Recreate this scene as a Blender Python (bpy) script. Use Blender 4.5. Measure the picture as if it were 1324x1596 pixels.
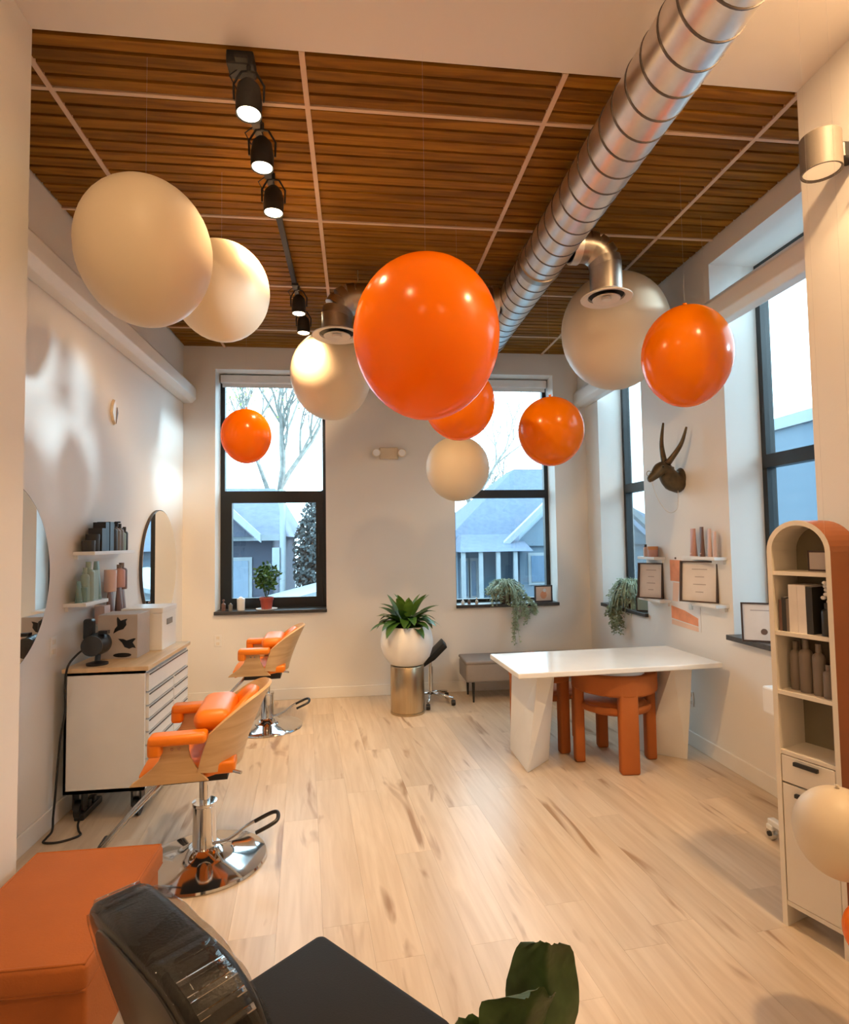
import bpy, bmesh, math, random
from mathutils import Vector, Matrix
random.seed(7)
PI = math.pi
scene = bpy.context.scene
C = scene.collection
for o in list(bpy.data.objects): bpy.data.objects.remove(o)

# ------------------------------------------------------------------ camera, world, lights, exposure
cam_d = bpy.data.cameras.new('camera'); cam = bpy.data.objects.new('camera', cam_d); C.objects.link(cam)
cam_d.sensor_fit = 'HORIZONTAL'; cam_d.sensor_width = 36.0; cam_d.lens = 36.0*902.575/1324.0
cam_d.clip_start = 0.05; cam_d.clip_end = 200
YAW, PITCH, ROLL = 0.118455576, 0.0497004144, -0.015376576
fw = Vector((math.sin(YAW)*math.cos(PITCH), math.cos(YAW)*math.cos(PITCH), math.sin(PITCH)))
rt = Vector((math.cos(YAW), -math.sin(YAW), 0)); up = rt.cross(fw)
r2 = rt*math.cos(ROLL)+up*math.sin(ROLL); u2 = -rt*math.sin(ROLL)+up*math.cos(ROLL)
cam.matrix_world = Matrix(((r2.x,u2.x,-fw.x,0),(r2.y,u2.y,-fw.y,0),(r2.z,u2.z,-fw.z,1.6),(0,0,0,1)))
scene.camera = cam
w = bpy.data.worlds.new('sky'); scene.world = w; w.use_nodes = True
bg = w.node_tree.nodes['Background']
bg.inputs[0].default_value = (0.62, 0.86, 1.0, 1); bg.inputs[1].default_value = 5.5
vs = scene.view_settings
vs.view_transform = 'Standard'; vs.look = 'None'; vs.exposure = 0.40; vs.gamma = 1.0; vs.use_curve_mapping = False
sun_d = bpy.data.lights.new('sun', 'SUN'); sun_d.energy = 6.0; sun_d.color = (.76,.92,1.0); sun_d.angle = math.radians(5)
sun = bpy.data.objects.new('sun', sun_d); C.objects.link(sun); sun.rotation_euler = Vector((-1,.09,-.162)).to_track_quat('-Z','Y').to_euler()
WARM = (1.0, 0.64, 0.32)
SPOT_W = 190; DOWN_W = 11
def lamp(name, kind, loc, energy, color=WARM, rot=(0,0,0), parent=None, **kw):
    d = bpy.data.lights.new(name, kind); d.energy = energy; d.color = color
    for k, v in kw.items(): setattr(d, k, v)
    o = bpy.data.objects.new(name, d); C.objects.link(o); o.location = loc; o.rotation_euler = rot
    if parent: o.parent = parent
    return o
def portal(x, y, z, sx, sz, rot):
    d = bpy.data.lights.new('sky_portal', 'AREA'); d.shape = 'RECTANGLE'; d.size = sx; d.size_y = sz; d.cycles.is_portal = True
    o = bpy.data.objects.new('sky_portal', d); C.objects.link(o); o.location = (x,y,z); o.rotation_euler = rot
portal(-.87, 6.52, 2.17, 1.2, 2.6, (-PI/2,0,0)); portal(1.61, 6.52, 2.17, 1.2, 2.6, (-PI/2,0,0))
portal(2.93, 5.33, 2.2, 1.0, 2.7, (PI/2,0,PI/2)); portal(2.93, 3.1, 2.2, 1.25, 2.7, (PI/2,0,PI/2))

# ------------------------------------------------------------------ materials
def _nt(name):
    m = bpy.data.materials.new(name); m.use_nodes = True
    return m, m.node_tree, m.node_tree.nodes['Principled BSDF']
def ramp(nt, stops):
    r = nt.nodes.new('ShaderNodeValToRGB'); e = r.color_ramp.elements
    while len(e) < len(stops): e.new(.5)
    for i, (p, c) in enumerate(stops): e[i].position = p; e[i].color = (*c, 1)
    return r
def mat(name, col, rough=.5, metal=0, var=.06, scale=6, bump=0, bscale=60, spec=.5, coat=0, stretch=(1,1,1), emit=None, estr=0, sub=0):
    m, nt, p = _nt(name); N = nt.nodes; L = nt.links
    p.inputs['Roughness'].default_value = rough; p.inputs['Metallic'].default_value = metal
    p.inputs['Specular IOR Level'].default_value = spec; p.inputs['Coat Weight'].default_value = coat
    tc = N.new('ShaderNodeTexCoord'); mp = N.new('ShaderNodeMapping'); mp.inputs['Scale'].default_value = stretch
    L.new(tc.outputs['Object'], mp.inputs['Vector'])
    n = N.new('ShaderNodeTexNoise'); n.inputs['Scale'].default_value = scale; n.inputs['Detail'].default_value = 4
    L.new(mp.outputs[0], n.inputs['Vector'])
    a = [max(0, c*(1-var)) for c in col]; b = [min(1, c*(1+var)) for c in col]
    r = ramp(nt, [(.3, a), (.7, b)]); L.new(n.outputs['Fac'], r.inputs[0]); L.new(r.outputs[0], p.inputs['Base Color'])
    if bump:
        n2 = N.new('ShaderNodeTexNoise'); n2.inputs['Scale'].default_value = bscale; L.new(mp.outputs[0], n2.inputs['Vector'])
        bp = N.new('ShaderNodeBump'); bp.inputs['Strength'].default_value = bump; bp.inputs['Distance'].default_value = .01
        L.new(n2.outputs['Fac'], bp.inputs['Height']); L.new(bp.outputs[0], p.inputs['Normal'])
    if emit:
        p.inputs['Emission Color'].default_value = (*emit, 1); p.inputs['Emission Strength'].default_value = estr
    if sub:
        p.inputs['Subsurface Weight'].default_value = sub; p.inputs['Subsurface Radius'].default_value = (.05,.03,.02)
    return m
def glass_mat(name, tint, gl=.06):
    m = bpy.data.materials.new(name); m.use_nodes = True; nt = m.node_tree; N = nt.nodes; L = nt.links
    N.remove(N['Principled BSDF']); out = N['Material Output']
    t = N.new('ShaderNodeBsdfTransparent'); t.inputs[0].default_value = (*tint, 1)
    g = N.new('ShaderNodeBsdfGlossy'); g.inputs['Roughness'].default_value = .02
    f = N.new('ShaderNodeLayerWeight'); f.inputs[0].default_value = .18
    ml = N.new('ShaderNodeMath'); ml.operation = 'MULTIPLY_ADD'; ml.inputs[1].default_value = .5; ml.inputs[2].default_value = gl
    L.new(f.outputs['Fresnel'], ml.inputs[0])
    x = N.new('ShaderNodeMixShader'); L.new(ml.outputs[0], x.inputs[0]); L.new(t.outputs[0], x.inputs[1]); L.new(g.outputs[0], x.inputs[2])
    L.new(x.outputs[0], out.inputs['Surface'])
    return m
def latex(name, col, tr=.35, rough=.22):
    m, nt, p = _nt(name); N = nt.nodes; L = nt.links
    p.inputs['Base Color'].default_value = (*col, 1); p.inputs['Roughness'].default_value = rough; p.inputs['Specular IOR Level'].default_value = .45
    t = N.new('ShaderNodeBsdfTranslucent'); t.inputs[0].default_value = (*col, 1)
    n = N.new('ShaderNodeTexNoise'); n.inputs['Scale'].default_value = 3
    b = N.new('ShaderNodeBump'); b.inputs['Strength'].default_value = .05; L.new(n.outputs['Fac'], b.inputs['Height']); L.new(b.outputs[0], p.inputs['Normal'])
    x = N.new('ShaderNodeMixShader'); x.inputs[0].default_value = tr
    L.new(p.outputs[0], x.inputs[1]); L.new(t.outputs[0], x.inputs[2]); L.new(x.outputs[0], N['Material Output'].inputs['Surface'])
    return m
def wood(name, dark, light, scale=3, stretch=(1,12,12), rough=.45, rnd=.25, streak=None, rotz=0, spec=.5):
    m, nt, p = _nt(name); N = nt.nodes; L = nt.links
    p.inputs['Roughness'].default_value = rough; p.inputs['Specular IOR Level'].default_value = spec
    tc = N.new('ShaderNodeTexCoord'); mp = N.new('ShaderNodeMapping'); mp.inputs['Scale'].default_value = stretch
    rot = N.new('ShaderNodeMapping'); rot.inputs['Rotation'].default_value = (0,0,rotz)
    oi = N.new('ShaderNodeObjectInfo')
    add = N.new('ShaderNodeVectorMath'); add.operation = 'MULTIPLY_ADD'
    add.inputs[1].default_value = (37,53,71)
    L.new(oi.outputs['Random'], add.inputs[0]); L.new(tc.outputs['Object'], rot.inputs['Vector']); L.new(rot.outputs[0], add.inputs[2]); L.new(add.outputs[0], mp.inputs['Vector'])
    n = N.new('ShaderNodeTexNoise'); n.inputs['Scale'].default_value = scale; n.inputs['Detail'].default_value = 6; n.inputs['Distortion'].default_value = .6
    L.new(mp.outputs[0], n.inputs['Vector'])
    r = ramp(nt, [(.32, dark), (.68, light)]); L.new(n.outputs['Fac'], r.inputs[0])
    hsv = N.new('ShaderNodeHueSaturation')
    mr = N.new('ShaderNodeMapRange'); mr.inputs['To Min'].default_value = 1-rnd; mr.inputs['To Max'].default_value = 1+rnd*.5
    L.new(oi.outputs['Random'], mr.inputs['Value']); L.new(mr.outputs[0], hsv.inputs['Value']); L.new(r.outputs[0], hsv.inputs['Color'])
    src = hsv.outputs[0]
    if streak:
        n3 = N.new('ShaderNodeTexNoise'); n3.inputs['Scale'].default_value = 1.0; n3.inputs['Detail'].default_value = 3; n3.inputs['Distortion'].default_value = .8
        mp3 = N.new('ShaderNodeMapping'); mp3.inputs['Scale'].default_value = streak[1]
        L.new(add.outputs[0], mp3.inputs['Vector']); L.new(mp3.outputs[0], n3.inputs['Vector'])
        r3 = ramp(nt, [(streak[2], (0,0,0)), (streak[3], (1,1,1))]); L.new(n3.outputs['Fac'], r3.inputs[0])
        mx = N.new('ShaderNodeMix'); mx.data_type = 'RGBA'; mx.inputs['B'].default_value = (*streak[0], 1)
        ms = N.new('ShaderNodeMath'); ms.operation = 'MULTIPLY'; ms.inputs[1].default_value = .85
        L.new(r3.outputs[0], ms.inputs[0]); L.new(ms.outputs[0], mx.inputs['Factor']); L.new(src, mx.inputs['A']); src = mx.outputs['Result']
    L.new(src, p.inputs['Base Color'])
    bp = N.new('ShaderNodeBump'); bp.inputs['Strength'].default_value = .08; bp.inputs['Distance'].default_value = .004
    L.new(n.outputs['Fac'], bp.inputs['Height']); L.new(bp.outputs[0], p.inputs['Normal'])
    return m
M = {}
M['wall'] = mat('wall_paint', (.80,.775,.74), .6, var=.015, scale=1.5, bump=.03, bscale=120)
M['ceil_w'] = mat('ceiling_paint', (.80,.74,.70), .7, var=.015, scale=1.5)
M['trim'] = mat('trim_paint', (.82,.80,.77), .4, var=.02)
M['floor'] = wood('light_maple_plank', (.56,.435,.31), (.67,.55,.42), 2.2, (11,.8,5), .34, .10, ((.29,.17,.09),(7,1.2,1),.61,.71), rotz=-math.radians(5))
M['gap'] = mat('dark_joint', (.20,.13,.08), .8)
M['slat'] = wood('brown_slat', (.17,.066,.005), (.33,.145,.012), 2.5, (1,12,12), .6, .22, spec=.15)
M['backing'] = mat('dark_backing', (.03,.012,.004), .9)
M['gridbar'] = mat('tan_grid_bar', (.70,.50,.34), .5)
M['frame'] = mat('black_aluminium', (.012,.014,.016), .4)
M['white'] = mat('white_lacquer', (.82,.81,.79), .35, var=.02)
M['cream'] = mat('cream_lacquer', (.76,.70,.61), .4, var=.02)
M['marble'] = mat('white_marble_top', (.84,.83,.81), .15, var=.06, scale=2.5)
M['glass'] = glass_mat('window_glass', (.93,.97,.98), .03)
M['sill'] = mat('dark_stone_sill', (.045,.04,.038), .35, var=.3, scale=30)
M['blind'] = mat('pale_blind', (.78,.79,.80), .6)
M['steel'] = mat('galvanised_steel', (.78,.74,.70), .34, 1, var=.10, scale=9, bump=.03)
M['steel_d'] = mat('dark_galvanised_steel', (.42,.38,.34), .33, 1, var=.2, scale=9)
M['seam'] = mat('duct_seam', (.16,.14,.13), .4, 1)
M['chrome'] = mat('polished_chrome', (.72,.72,.72), .08, 1, var=.02)
M['chrome_r'] = mat('brushed_chrome', (.6,.6,.6), .25, 1, var=.05)
M['brass'] = mat('brushed_champagne_metal', (.50,.40,.27), .28, 1, var=.06, stretch=(1,1,.02), scale=60)
M['black'] = mat('black_plastic', (.012,.012,.013), .35)
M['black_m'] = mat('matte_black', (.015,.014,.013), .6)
M['leather'] = mat('black_leather', (.010,.0095,.009), .4, spec=.35, bump=.12, bscale=180)
M['olive'] = mat('black_seat_vinyl', (.014,.012,.010), .6, spec=.2, bump=.06, bscale=200)
M['orange_l'] = mat('orange_leather', (.82,.21,.006), .38, bump=.08, bscale=150)
M['rust'] = mat('rust_velvet', (.42,.115,.018), .75, bump=.1, bscale=160)
M['rust2'] = mat('rust_bench_fabric', (.36,.095,.010), .75, bump=.1, bscale=160)
M['ply'] = wood('pale_plywood', (.52,.33,.16), (.66,.45,.24), 2, (1.5,1.5,14), .38, .05)
M['topwood'] = wood('birch_top', (.62,.42,.22), (.74,.54,.32), 2, (10,1,1), .4, .05)
M['caramel'] = mat('caramel_laminate', (.24,.068,.012), .45)
M['b_white'] = latex('white_latex', (.80,.69,.53), .22, .42)
M['b_orange'] = latex('orange_latex', (.92,.265,.0), .45, .2)
M['thread'] = mat('clear_thread', (.6,.6,.6), .3)
M['lamp'] = mat('lit_lamp', (1,.9,.7), .5, emit=(1.0,.86,.6), estr=9)
M['lens_dim'] = mat('dim_lens', (.8,.65,.45), .5, emit=(1.0,.72,.42), estr=.35)
M['grey_met'] = mat('grey_metal', (.15,.125,.105), .55, .1)
M['mirror'] = mat('mirror_glass', (.86,.90,.92), .015, 1, var=0)
M['mirframe'] = mat('mirror_edge', (.06,.05,.045), .4)
M['pot_w'] = mat('white_ceramic', (.78,.76,.74), .5, var=.04)
M['leaf'] = mat('green_leaf', (.045,.12,.018), .4, var=.5, scale=9)
M['leaf_y'] = mat('bright_leaf', (.11,.22,.03), .4, var=.4, scale=9)
M['leaf_p'] = mat('pale_green_strand', (.33,.39,.25), .55, var=.35, scale=12)
M['leaf_d'] = mat('dark_crinkled_leaf', (.045,.085,.028), .5, var=.5, scale=14, bump=.35, bscale=22)
M['olive_back'] = mat('olive_back_panel', (.20,.165,.105), .6)
M['soil'] = mat('soil', (.03,.02,.012), .9)
M['terra'] = mat('red_clay', (.32,.05,.03), .5)
M['bench'] = mat('grey_fabric', (.28,.25,.24), .85, bump=.1, bscale=200)
M['bronze'] = mat('dark_bronze', (.10,.07,.035), .45, .5, var=.3, scale=20)
M['paper'] = mat('white_paper', (.80,.76,.74), .7)
M['ink'] = mat('grey_ink', (.45,.40,.40), .7)
M['darkframe'] = mat('dark_brown_frame', (.06,.035,.03), .45)
M['taupe'] = mat('taupe_frame_side', (.16,.10,.08), .5)
M['pink'] = mat('dusty_pink', (.55,.30,.25), .45)
M['pink_l'] = mat('pale_pink', (.70,.50,.44), .5)
M['coral'] = mat('coral_print', (.80,.32,.16), .7, var=.2)
M['peach'] = mat('peach_print', (.82,.55,.40), .7)
M['umber'] = mat('brown_tube', (.17,.09,.07), .45)
M['teal'] = mat('teal_bottle', (.16,.26,.22), .35)
M['sage'] = mat('sage_bottle', (.30,.40,.34), .4)
M['charcoal'] = mat('charcoal_bottle', (.035,.033,.03), .35)
M['greyb'] = mat('grey_bottle', (.22,.21,.19), .4)
M['taupeb'] = mat('taupe_bottle', (.20,.16,.13), .4)
M['boxgrey'] = mat('greige_card', (.48,.43,.40), .6)
M['amber'] = mat('amber_print', (.60,.28,.12), .7)
M['emer'] = mat('ivory_plastic', (.66,.56,.42), .4)
M['plastic'] = glass_mat('clear_plastic_wrap', (.97,.97,.97), .03)
# exterior
M['siding'] = wood('blue_grey_siding', (.07,.10,.14), (.09,.125,.165), 1, (1,1,9), .8, .03)
M['siding_l'] = wood('pale_blue_siding', (.09,.14,.19), (.105,.155,.205), 1, (.3,.3,6), .8, .02)
M['siding_d'] = mat('dark_blue_siding', (.045,.055,.085), .8)
M['shingle'] = mat('blue_grey_shingle', (.075,.105,.16), .85, var=.15, scale=8)
M['shingle_d'] = mat('slate_shingle', (.10,.125,.18), .85, var=.15, scale=8)
M['white_ext'] = mat('white_trim_paint', (.22,.26,.29), .6)
M['glass_ext'] = mat('dark_window_glass', (.10,.16,.24), .15)
M['bark'] = mat('grey_bark', (.22,.22,.20), .9, var=.3)
M['spring'] = mat('spring_leaf', (.24,.30,.08), .7, var=.3)
M['conifer'] = mat('conifer_green', (.05,.065,.07), .9, var=.4)
M['ground'] = mat('street_ground', (.16,.18,.20), .9, var=.15, scale=.5)

# ------------------------------------------------------------------ mesh helpers
ROOT = {}
def V(*a): return Vector(a)
def obj(name, bm, m, parent=None, smooth=False, world=False, bevel=0, segs=2):
    if world and parent is not None:
        bmesh.ops.translate(bm, vec=-ROOT[parent.name], verts=bm.verts[:])
    bmesh.ops.recalc_face_normals(bm, faces=bm.faces[:])
    me = bpy.data.meshes.new(name); bm.to_mesh(me); bm.free()
    if smooth:
        for p in me.polygons: p.use_smooth = True
        if smooth == 'auto':
            me.set_sharp_from_angle(angle=math.radians(38))
    ms = m if isinstance(m, (list, tuple)) else [m]
    for k in ms: me.materials.append(M[k])
    o = bpy.data.objects.new(name, me); C.objects.link(o)
    if parent is not None:
        o.parent = parent; ROOT[o.name] = ROOT[parent.name]
    else: ROOT[o.name] = Vector((0,0,0))
    if bevel:
        b = o.modifiers.new('bevel', 'BEVEL'); b.width = bevel; b.segments = segs; b.limit_method = 'ANGLE'
    return o
def tag(o, label, cat, group=None, kind=None):
    if label: o['label'] = label
    if cat: o['category'] = cat
    if group: o['group'] = group
    if kind: o['kind'] = kind
    return o
def thing(name, label, cat, loc=(0,0,0), rotz=0, group=None, kind=None):
    o = bpy.data.objects.new(name, None); C.objects.link(o); o.empty_display_size = .1
    o.location = loc; o.rotation_euler = (0,0,rotz); ROOT[o.name] = Vector(loc)
    return tag(o, label, cat, group, kind)
def single(name, bm, m, label, cat, group=None, loc=None, smooth=False, bevel=0, segs=2):
    """a thing that is one mesh; verts local to loc"""
    o = obj(name, bm, m, None, smooth, False, bevel, segs)
    if loc is not None: o.location = loc
    return tag(o, label, cat, group)
def struct(name, bm, m, bevel=0, smooth=False):
    o = obj(name, bm, m, None, smooth, False, bevel); o['kind'] = 'structure'; return o
def dup(root, label=None, loc=None, rotz=None):
    r = root.copy(); C.objects.link(r)
    if label: r['label'] = label
    if loc is not None: r.location = loc
    if rotz is not None: r.rotation_euler = (0,0,rotz)
    for ch in list(root.children):
        c = ch.copy(); C.objects.link(c); c.parent = r
        for g in list(ch.children):
            d = g.copy(); C.objects.link(d); d.parent = c
    return r
def NB(): return bmesh.new()
def box(bm, x0, x1, y0, y1, z0, z1, mi=0):
    v = [bm.verts.new(p) for p in ((x0,y0,z0),(x1,y0,z0),(x1,y1,z0),(x0,y1,z0),(x0,y0,z1),(x1,y0,z1),(x1,y1,z1),(x0,y1,z1))]
    for f in ((0,3,2,1),(4,5,6,7),(0,1,5,4),(1,2,6,5),(2,3,7,6),(3,0,4,7)):
        bm.faces.new([v[i] for i in f]).material_index = mi
    return bm
def B(*a): return box(NB(), *a)
def hexa(bm, bot, top, mi=0):
    n = len(bot); a = [bm.verts.new(p) for p in bot]; b = [bm.verts.new(p) for p in top]
    bm.faces.new(a[::-1]).material_index = mi; bm.faces.new(b).material_index = mi
    for i in range(n): bm.faces.new((a[i],a[(i+1)%n],b[(i+1)%n],b[i])).material_index = mi
    return bm
def prism(bm, pts, axis, a0, a1, mi=0):
    """pts 2D; axis 'x': pts=(y,z); 'y': pts=(x,z); 'z': pts=(x,y)"""
    f = {'x': lambda p,a: (a,p[0],p[1]), 'y': lambda p,a: (p[0],a,p[1]), 'z': lambda p,a: (p[0],p[1],a)}[axis]
    return hexa(bm, [f(p,a0) for p in pts], [f(p,a1) for p in pts], mi)
def lathe(bm, prof, n=24, c=(0,0,0), axis='z', mi=0):
    rings = []
    for r, z in prof:
        ring = []
        for i in range(n):
            a = 2*PI*i/n; x, y = r*math.cos(a), r*math.sin(a)
            p = {'z': (x,y,z), 'x': (z,x,y), 'y': (x,z,y)}[axis]
            ring.append(bm.verts.new((p[0]+c[0], p[1]+c[1], p[2]+c[2])))
        rings.append(ring)
    for k in range(len(rings)-1):
        for i in range(n):
            bm.faces.new((rings[k][i], rings[k][(i+1)%n], rings[k+1][(i+1)%n], rings[k+1][i])).material_index = mi
    for k in (0, -1):
        if prof[k][0] > 1e-4: bm.faces.new(rings[k]).material_index = mi
    if prof[0][0] <= 1e-4 or prof[-1][0] <= 1e-4: bmesh.ops.remove_doubles(bm, verts=bm.verts[:], dist=1e-5)
    return bm
def cyl(bm, r, z0, z1, n=20, c=(0,0,0), axis='z', mi=0): return lathe(bm, [(r,z0),(r,z1)], n, c, axis, mi)
def tube(bm, pts, r, n=8, closed=False, mi=0):
    P = [Vector(p) for p in pts]; k = len(P); rs = r if isinstance(r, (list,tuple)) else [r]*k
    def tan(i):
        if closed: return (P[(i+1)%k]-P[i-1]).normalized()
        return (P[min(i+1,k-1)]-P[max(i-1,0)]).normalized()
    t = tan(0); u = t.orthogonal().normalized(); rings = []
    for i in range(k):
        t = tan(i); u = (u-t*u.dot(t))
        u = u.normalized() if u.length > 1e-6 else t.orthogonal().normalized()
        v = t.cross(u)
        rings.append([bm.verts.new(P[i]+(u*math.cos(2*PI*j/n)+v*math.sin(2*PI*j/n))*rs[i]) for j in range(n)])
    for i in range(k if closed else k-1):
        a, b = rings[i], rings[(i+1)%k]
        for j in range(n): bm.faces.new((a[j],a[(j+1)%n],b[(j+1)%n],b[j])).material_index = mi
    if not closed: bm.faces.new(rings[0]); bm.faces.new(rings[-1])
    return bm
def ell(bm, c, rx, ry, rz, n=24, m=14, shape=None):
    prof = []
    rings = []
    for k in range(m+1):
        a = -PI/2+PI*k/m; z = math.sin(a); rr = math.cos(a)
        if shape: rr *= shape(z)
        rings.append((rr, z))
    vs_ = []
    for rr, z in rings:
        if abs(rr) < 1e-5: vs_.append([bm.verts.new((c[0],c[1],c[2]+rz*z))]); continue
        vs_.append([bm.verts.new((c[0]+rx*rr*math.cos(2*PI*i/n), c[1]+ry*rr*math.sin(2*PI*i/n), c[2]+rz*z)) for i in range(n)])
    for k in range(m):
        a, b = vs_[k], vs_[k+1]
        for i in range(n):
            if len(a) == 1: bm.faces.new((a[0], b[(i+1)%n], b[i]))
            elif len(b) == 1: bm.faces.new((a[i], a[(i+1)%n], b[0]))
            else: bm.faces.new((a[i], a[(i+1)%n], b[(i+1)%n], b[i]))
    return bm
def rbox(x0, x1, y0, y1, z0, z1, r=.02, s=3):
    bm = B(x0,x1,y0,y1,z0,z1)
    bmesh.ops.bevel(bm, geom=bm.edges[:], offset=r, segments=s, affect='EDGES', profile=.5)
    return bm
def arc(cx, cy, r, a0, a1, n): return [(cx+r*math.cos(a0+(a1-a0)*i/n), cy+r*math.sin(a0+(a1-a0)*i/n)) for i in range(n+1)]
def sheet(bm, fn, nu, nv, th=0, mi=0):
    """surface fn(u,v)->Vector with optional thickness along the normal"""
    g = [[Vector(fn(i/nu, j/nv)) for j in range(nv+1)] for i in range(nu+1)]
    def nrm(i, j):
        a = g[min(i+1,nu)][j]-g[max(i-1,0)][j]; b = g[i][min(j+1,nv)]-g[i][max(j-1,0)]
        n = a.cross(b); return n.normalized() if n.length > 1e-9 else Vector((0,0,1))
    top = [[bm.verts.new(g[i][j]) for j in range(nv+1)] for i in range(nu+1)]
    for i in range(nu):
        for j in range(nv): bm.faces.new((top[i][j],top[i+1][j],top[i+1][j+1],top[i][j+1])).material_index = mi
    if th:
        bot = [[bm.verts.new(g[i][j]-nrm(i,j)*th) for j in range(nv+1)] for i in range(nu+1)]
        for i in range(nu):
            for j in range(nv): bm.faces.new((bot[i][j],bot[i][j+1],bot[i+1][j+1],bot[i+1][j])).material_index = mi
        for i in range(nu):
            bm.faces.new((top[i][0],bot[i][0],bot[i+1][0],top[i+1][0])); bm.faces.new((top[i][nv],top[i+1][nv],bot[i+1][nv],bot[i][nv]))
        for j in range(nv):
            bm.faces.new((top[0][j],top[0][j+1],bot[0][j+1],bot[0][j])); bm.faces.new((top[nu][j],bot[nu][j],bot[nu][j+1],top[nu][j+1]))
    return bm

# ------------------------------------------------------------------ the room
XL, XR, XRU, YB, H = -1.75, 2.55, 2.47, 6.14, 3.657
PL, PR, YF, YN = -1.253, 2.045, 2.355, -2.8      # passage walls, soffit edge, near end
T = .36
# floor: subfloor and planks
floor = struct('floor', B(XL-T, XR+T, YN-.1, YB+T, -.12, -.012), 'gap')
def clip(poly, x0, x1, y0, y1):
    for ax, lim, sgn in ((0,x0,1),(0,x1,-1),(1,y0,1),(1,y1,-1)):
        out = []
        for i in range(len(poly)):
            a, b = poly[i], poly[(i+1)%len(poly)]
            da, db = sgn*(a[ax]-lim), sgn*(b[ax]-lim)
            if da >= 0: out.append(a)
            if (da >= 0) != (db >= 0):
                t = da/(da-db); out.append((a[0]+(b[0]-a[0])*t, a[1]+(b[1]-a[1])*t))
        poly = out
        if len(poly) < 3: return []
    return poly
PA = math.radians(5); ca, sa = math.cos(PA), math.sin(PA)
def plank_at(u0, u1, v0, v1):      # u across, v along; rotated so planks drift left with depth
    return [(ca*u-sa*v, sa*u+ca*v) for u, v in ((u0,v0),(u1,v0),(u1,v1),(u0,v1))]
PW = .19; rr = random.Random(3)
u = -2.4
while u < 3.6:
    v = .2-rr.random()*1.5
    while v < 6.8:
        ln = 1.52
        pg = clip(plank_at(u+.0003, u+PW-.0003, v+.0003, v+ln-.0003), XL, XR, .75, YB)
        if len(pg) >= 3:
            bm = prism(NB(), pg, 'z', -.012, 0)
            obj('plank', bm, 'floor', floor)
        v += ln
    u += PW
nb = NB(); prism(nb, [(XL,YN),(XR,YN),(XR,.75),(XL,.75)], 'z', -.012, 0); obj('plank_field', nb, 'floor', floor)

def wall_with_holes(bm, axis, a0, a1, t0, t1, z0, z1, holes):
    """boxes round rectangular holes; axis 'x' wall runs along x (t = y range), 'y' runs along y (t = x range)"""
    def bb(p, q, zz0, zz1):
        if q-p < 1e-4 or zz1-zz0 < 1e-4: return
        if axis == 'x': box(bm, p, q, t0, t1, zz0, zz1)
        else: box(bm, t0, t1, p, q, zz0, zz1)
    cur = a0
    for h0, h1, hz0, hz1 in sorted(holes):
        bb(cur, h0, z0, z1); bb(h0, h1, z0, hz0); bb(h0, h1, hz1, z1); cur = h1
    bb(cur, a1, z0, z1); return bm
WB = [(-1.432,-.31,.90,3.415), (1.06,2.185,.90,3.415)]
WR = [(2.50,3.70,.92,3.50), (4.87,5.80,.92,3.50)]
struct('wall_back', wall_with_holes(NB(), 'x', XL-T, XR+T, YB, YB+T, -.02, H+.1, WB), 'wall')
struct('wall_left', B(XL-.2, XL, YF-.15, YB, -.02, H+.1), 'wall')
bmr = wall_with_holes(NB(), 'y', YF-.15, YB, XR, XR+T, -.02, H+.1, WR)
wall_with_holes(bmr, 'y', YF-.15, YB, XRU, XR, 3.16, H+.1, [(a,b,3.16,d) for a,b,c,d in WR])
struct('wall_right', bmr, 'wall')
struct('wall_passage_left', B(PL-.6, PL, YN, YF, -.02, H+.1), 'wall')
struct('wall_passage_right', B(PR, PR+1.0, YN, YF, -.02, H+.1), 'wall')
struct('wall_front', B(PL-.6, PR+1.0, YN-.2, YN, -.02, H+.1), 'wall')
struct('ceiling_front', B(PL-.6, PR+1.0, YN, YF, H-.012, H+.1), 'ceil_w')
# wooden slat ceiling
ceil = struct('ceiling', B(XL-.2, XR+.2, YF, YB+.1, H+.02, H+.1), 'backing')
gx = [XL, -1.337, -.207, .938, 2.065, XRU]; gy = [YF, 2.667, 3.645, 4.622, 5.60, YB]; ns = [4,12,12,12,6]
slat_mesh = {}
for i in range(5):
    for j in range(5):
        x0, x1, y0, y1 = gx[i]+.011, gx[i+1]-.011, gy[j]+.011, gy[j+1]-.011
        pn = obj('ceiling_panel', B(x0, x1, y0, y1, H+.004, H+.02), 'backing', ceil)
        p = (y1-y0)/ns[j]
        for k in range(ns[j]):
            key = (i, round(p,4))
            if key not in slat_mesh:
                s = obj('slat', prism(NB(), [(.008,.004),(.012,-.010),(p-.006,-.010),(p-.002,.004)], 'x', 0, x1-x0), 'slat', pn); slat_mesh[key] = s.data
            else:
                s = bpy.data.objects.new('slat', slat_mesh[key]); C.objects.link(s); s.parent = pn
            s.location = (x0, y0+k*p, H)
for x in gx[1:-1]: obj('grid_bar', B(x-.012, x+.012, YF, YB, H-.016, H+.015), 'gridbar', ceil)
for y in gy[1:-1]: obj('grid_bar', B(XL, XRU, y-.010, y+.010, H-.015, H+.014), 'gridbar', ceil)
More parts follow.
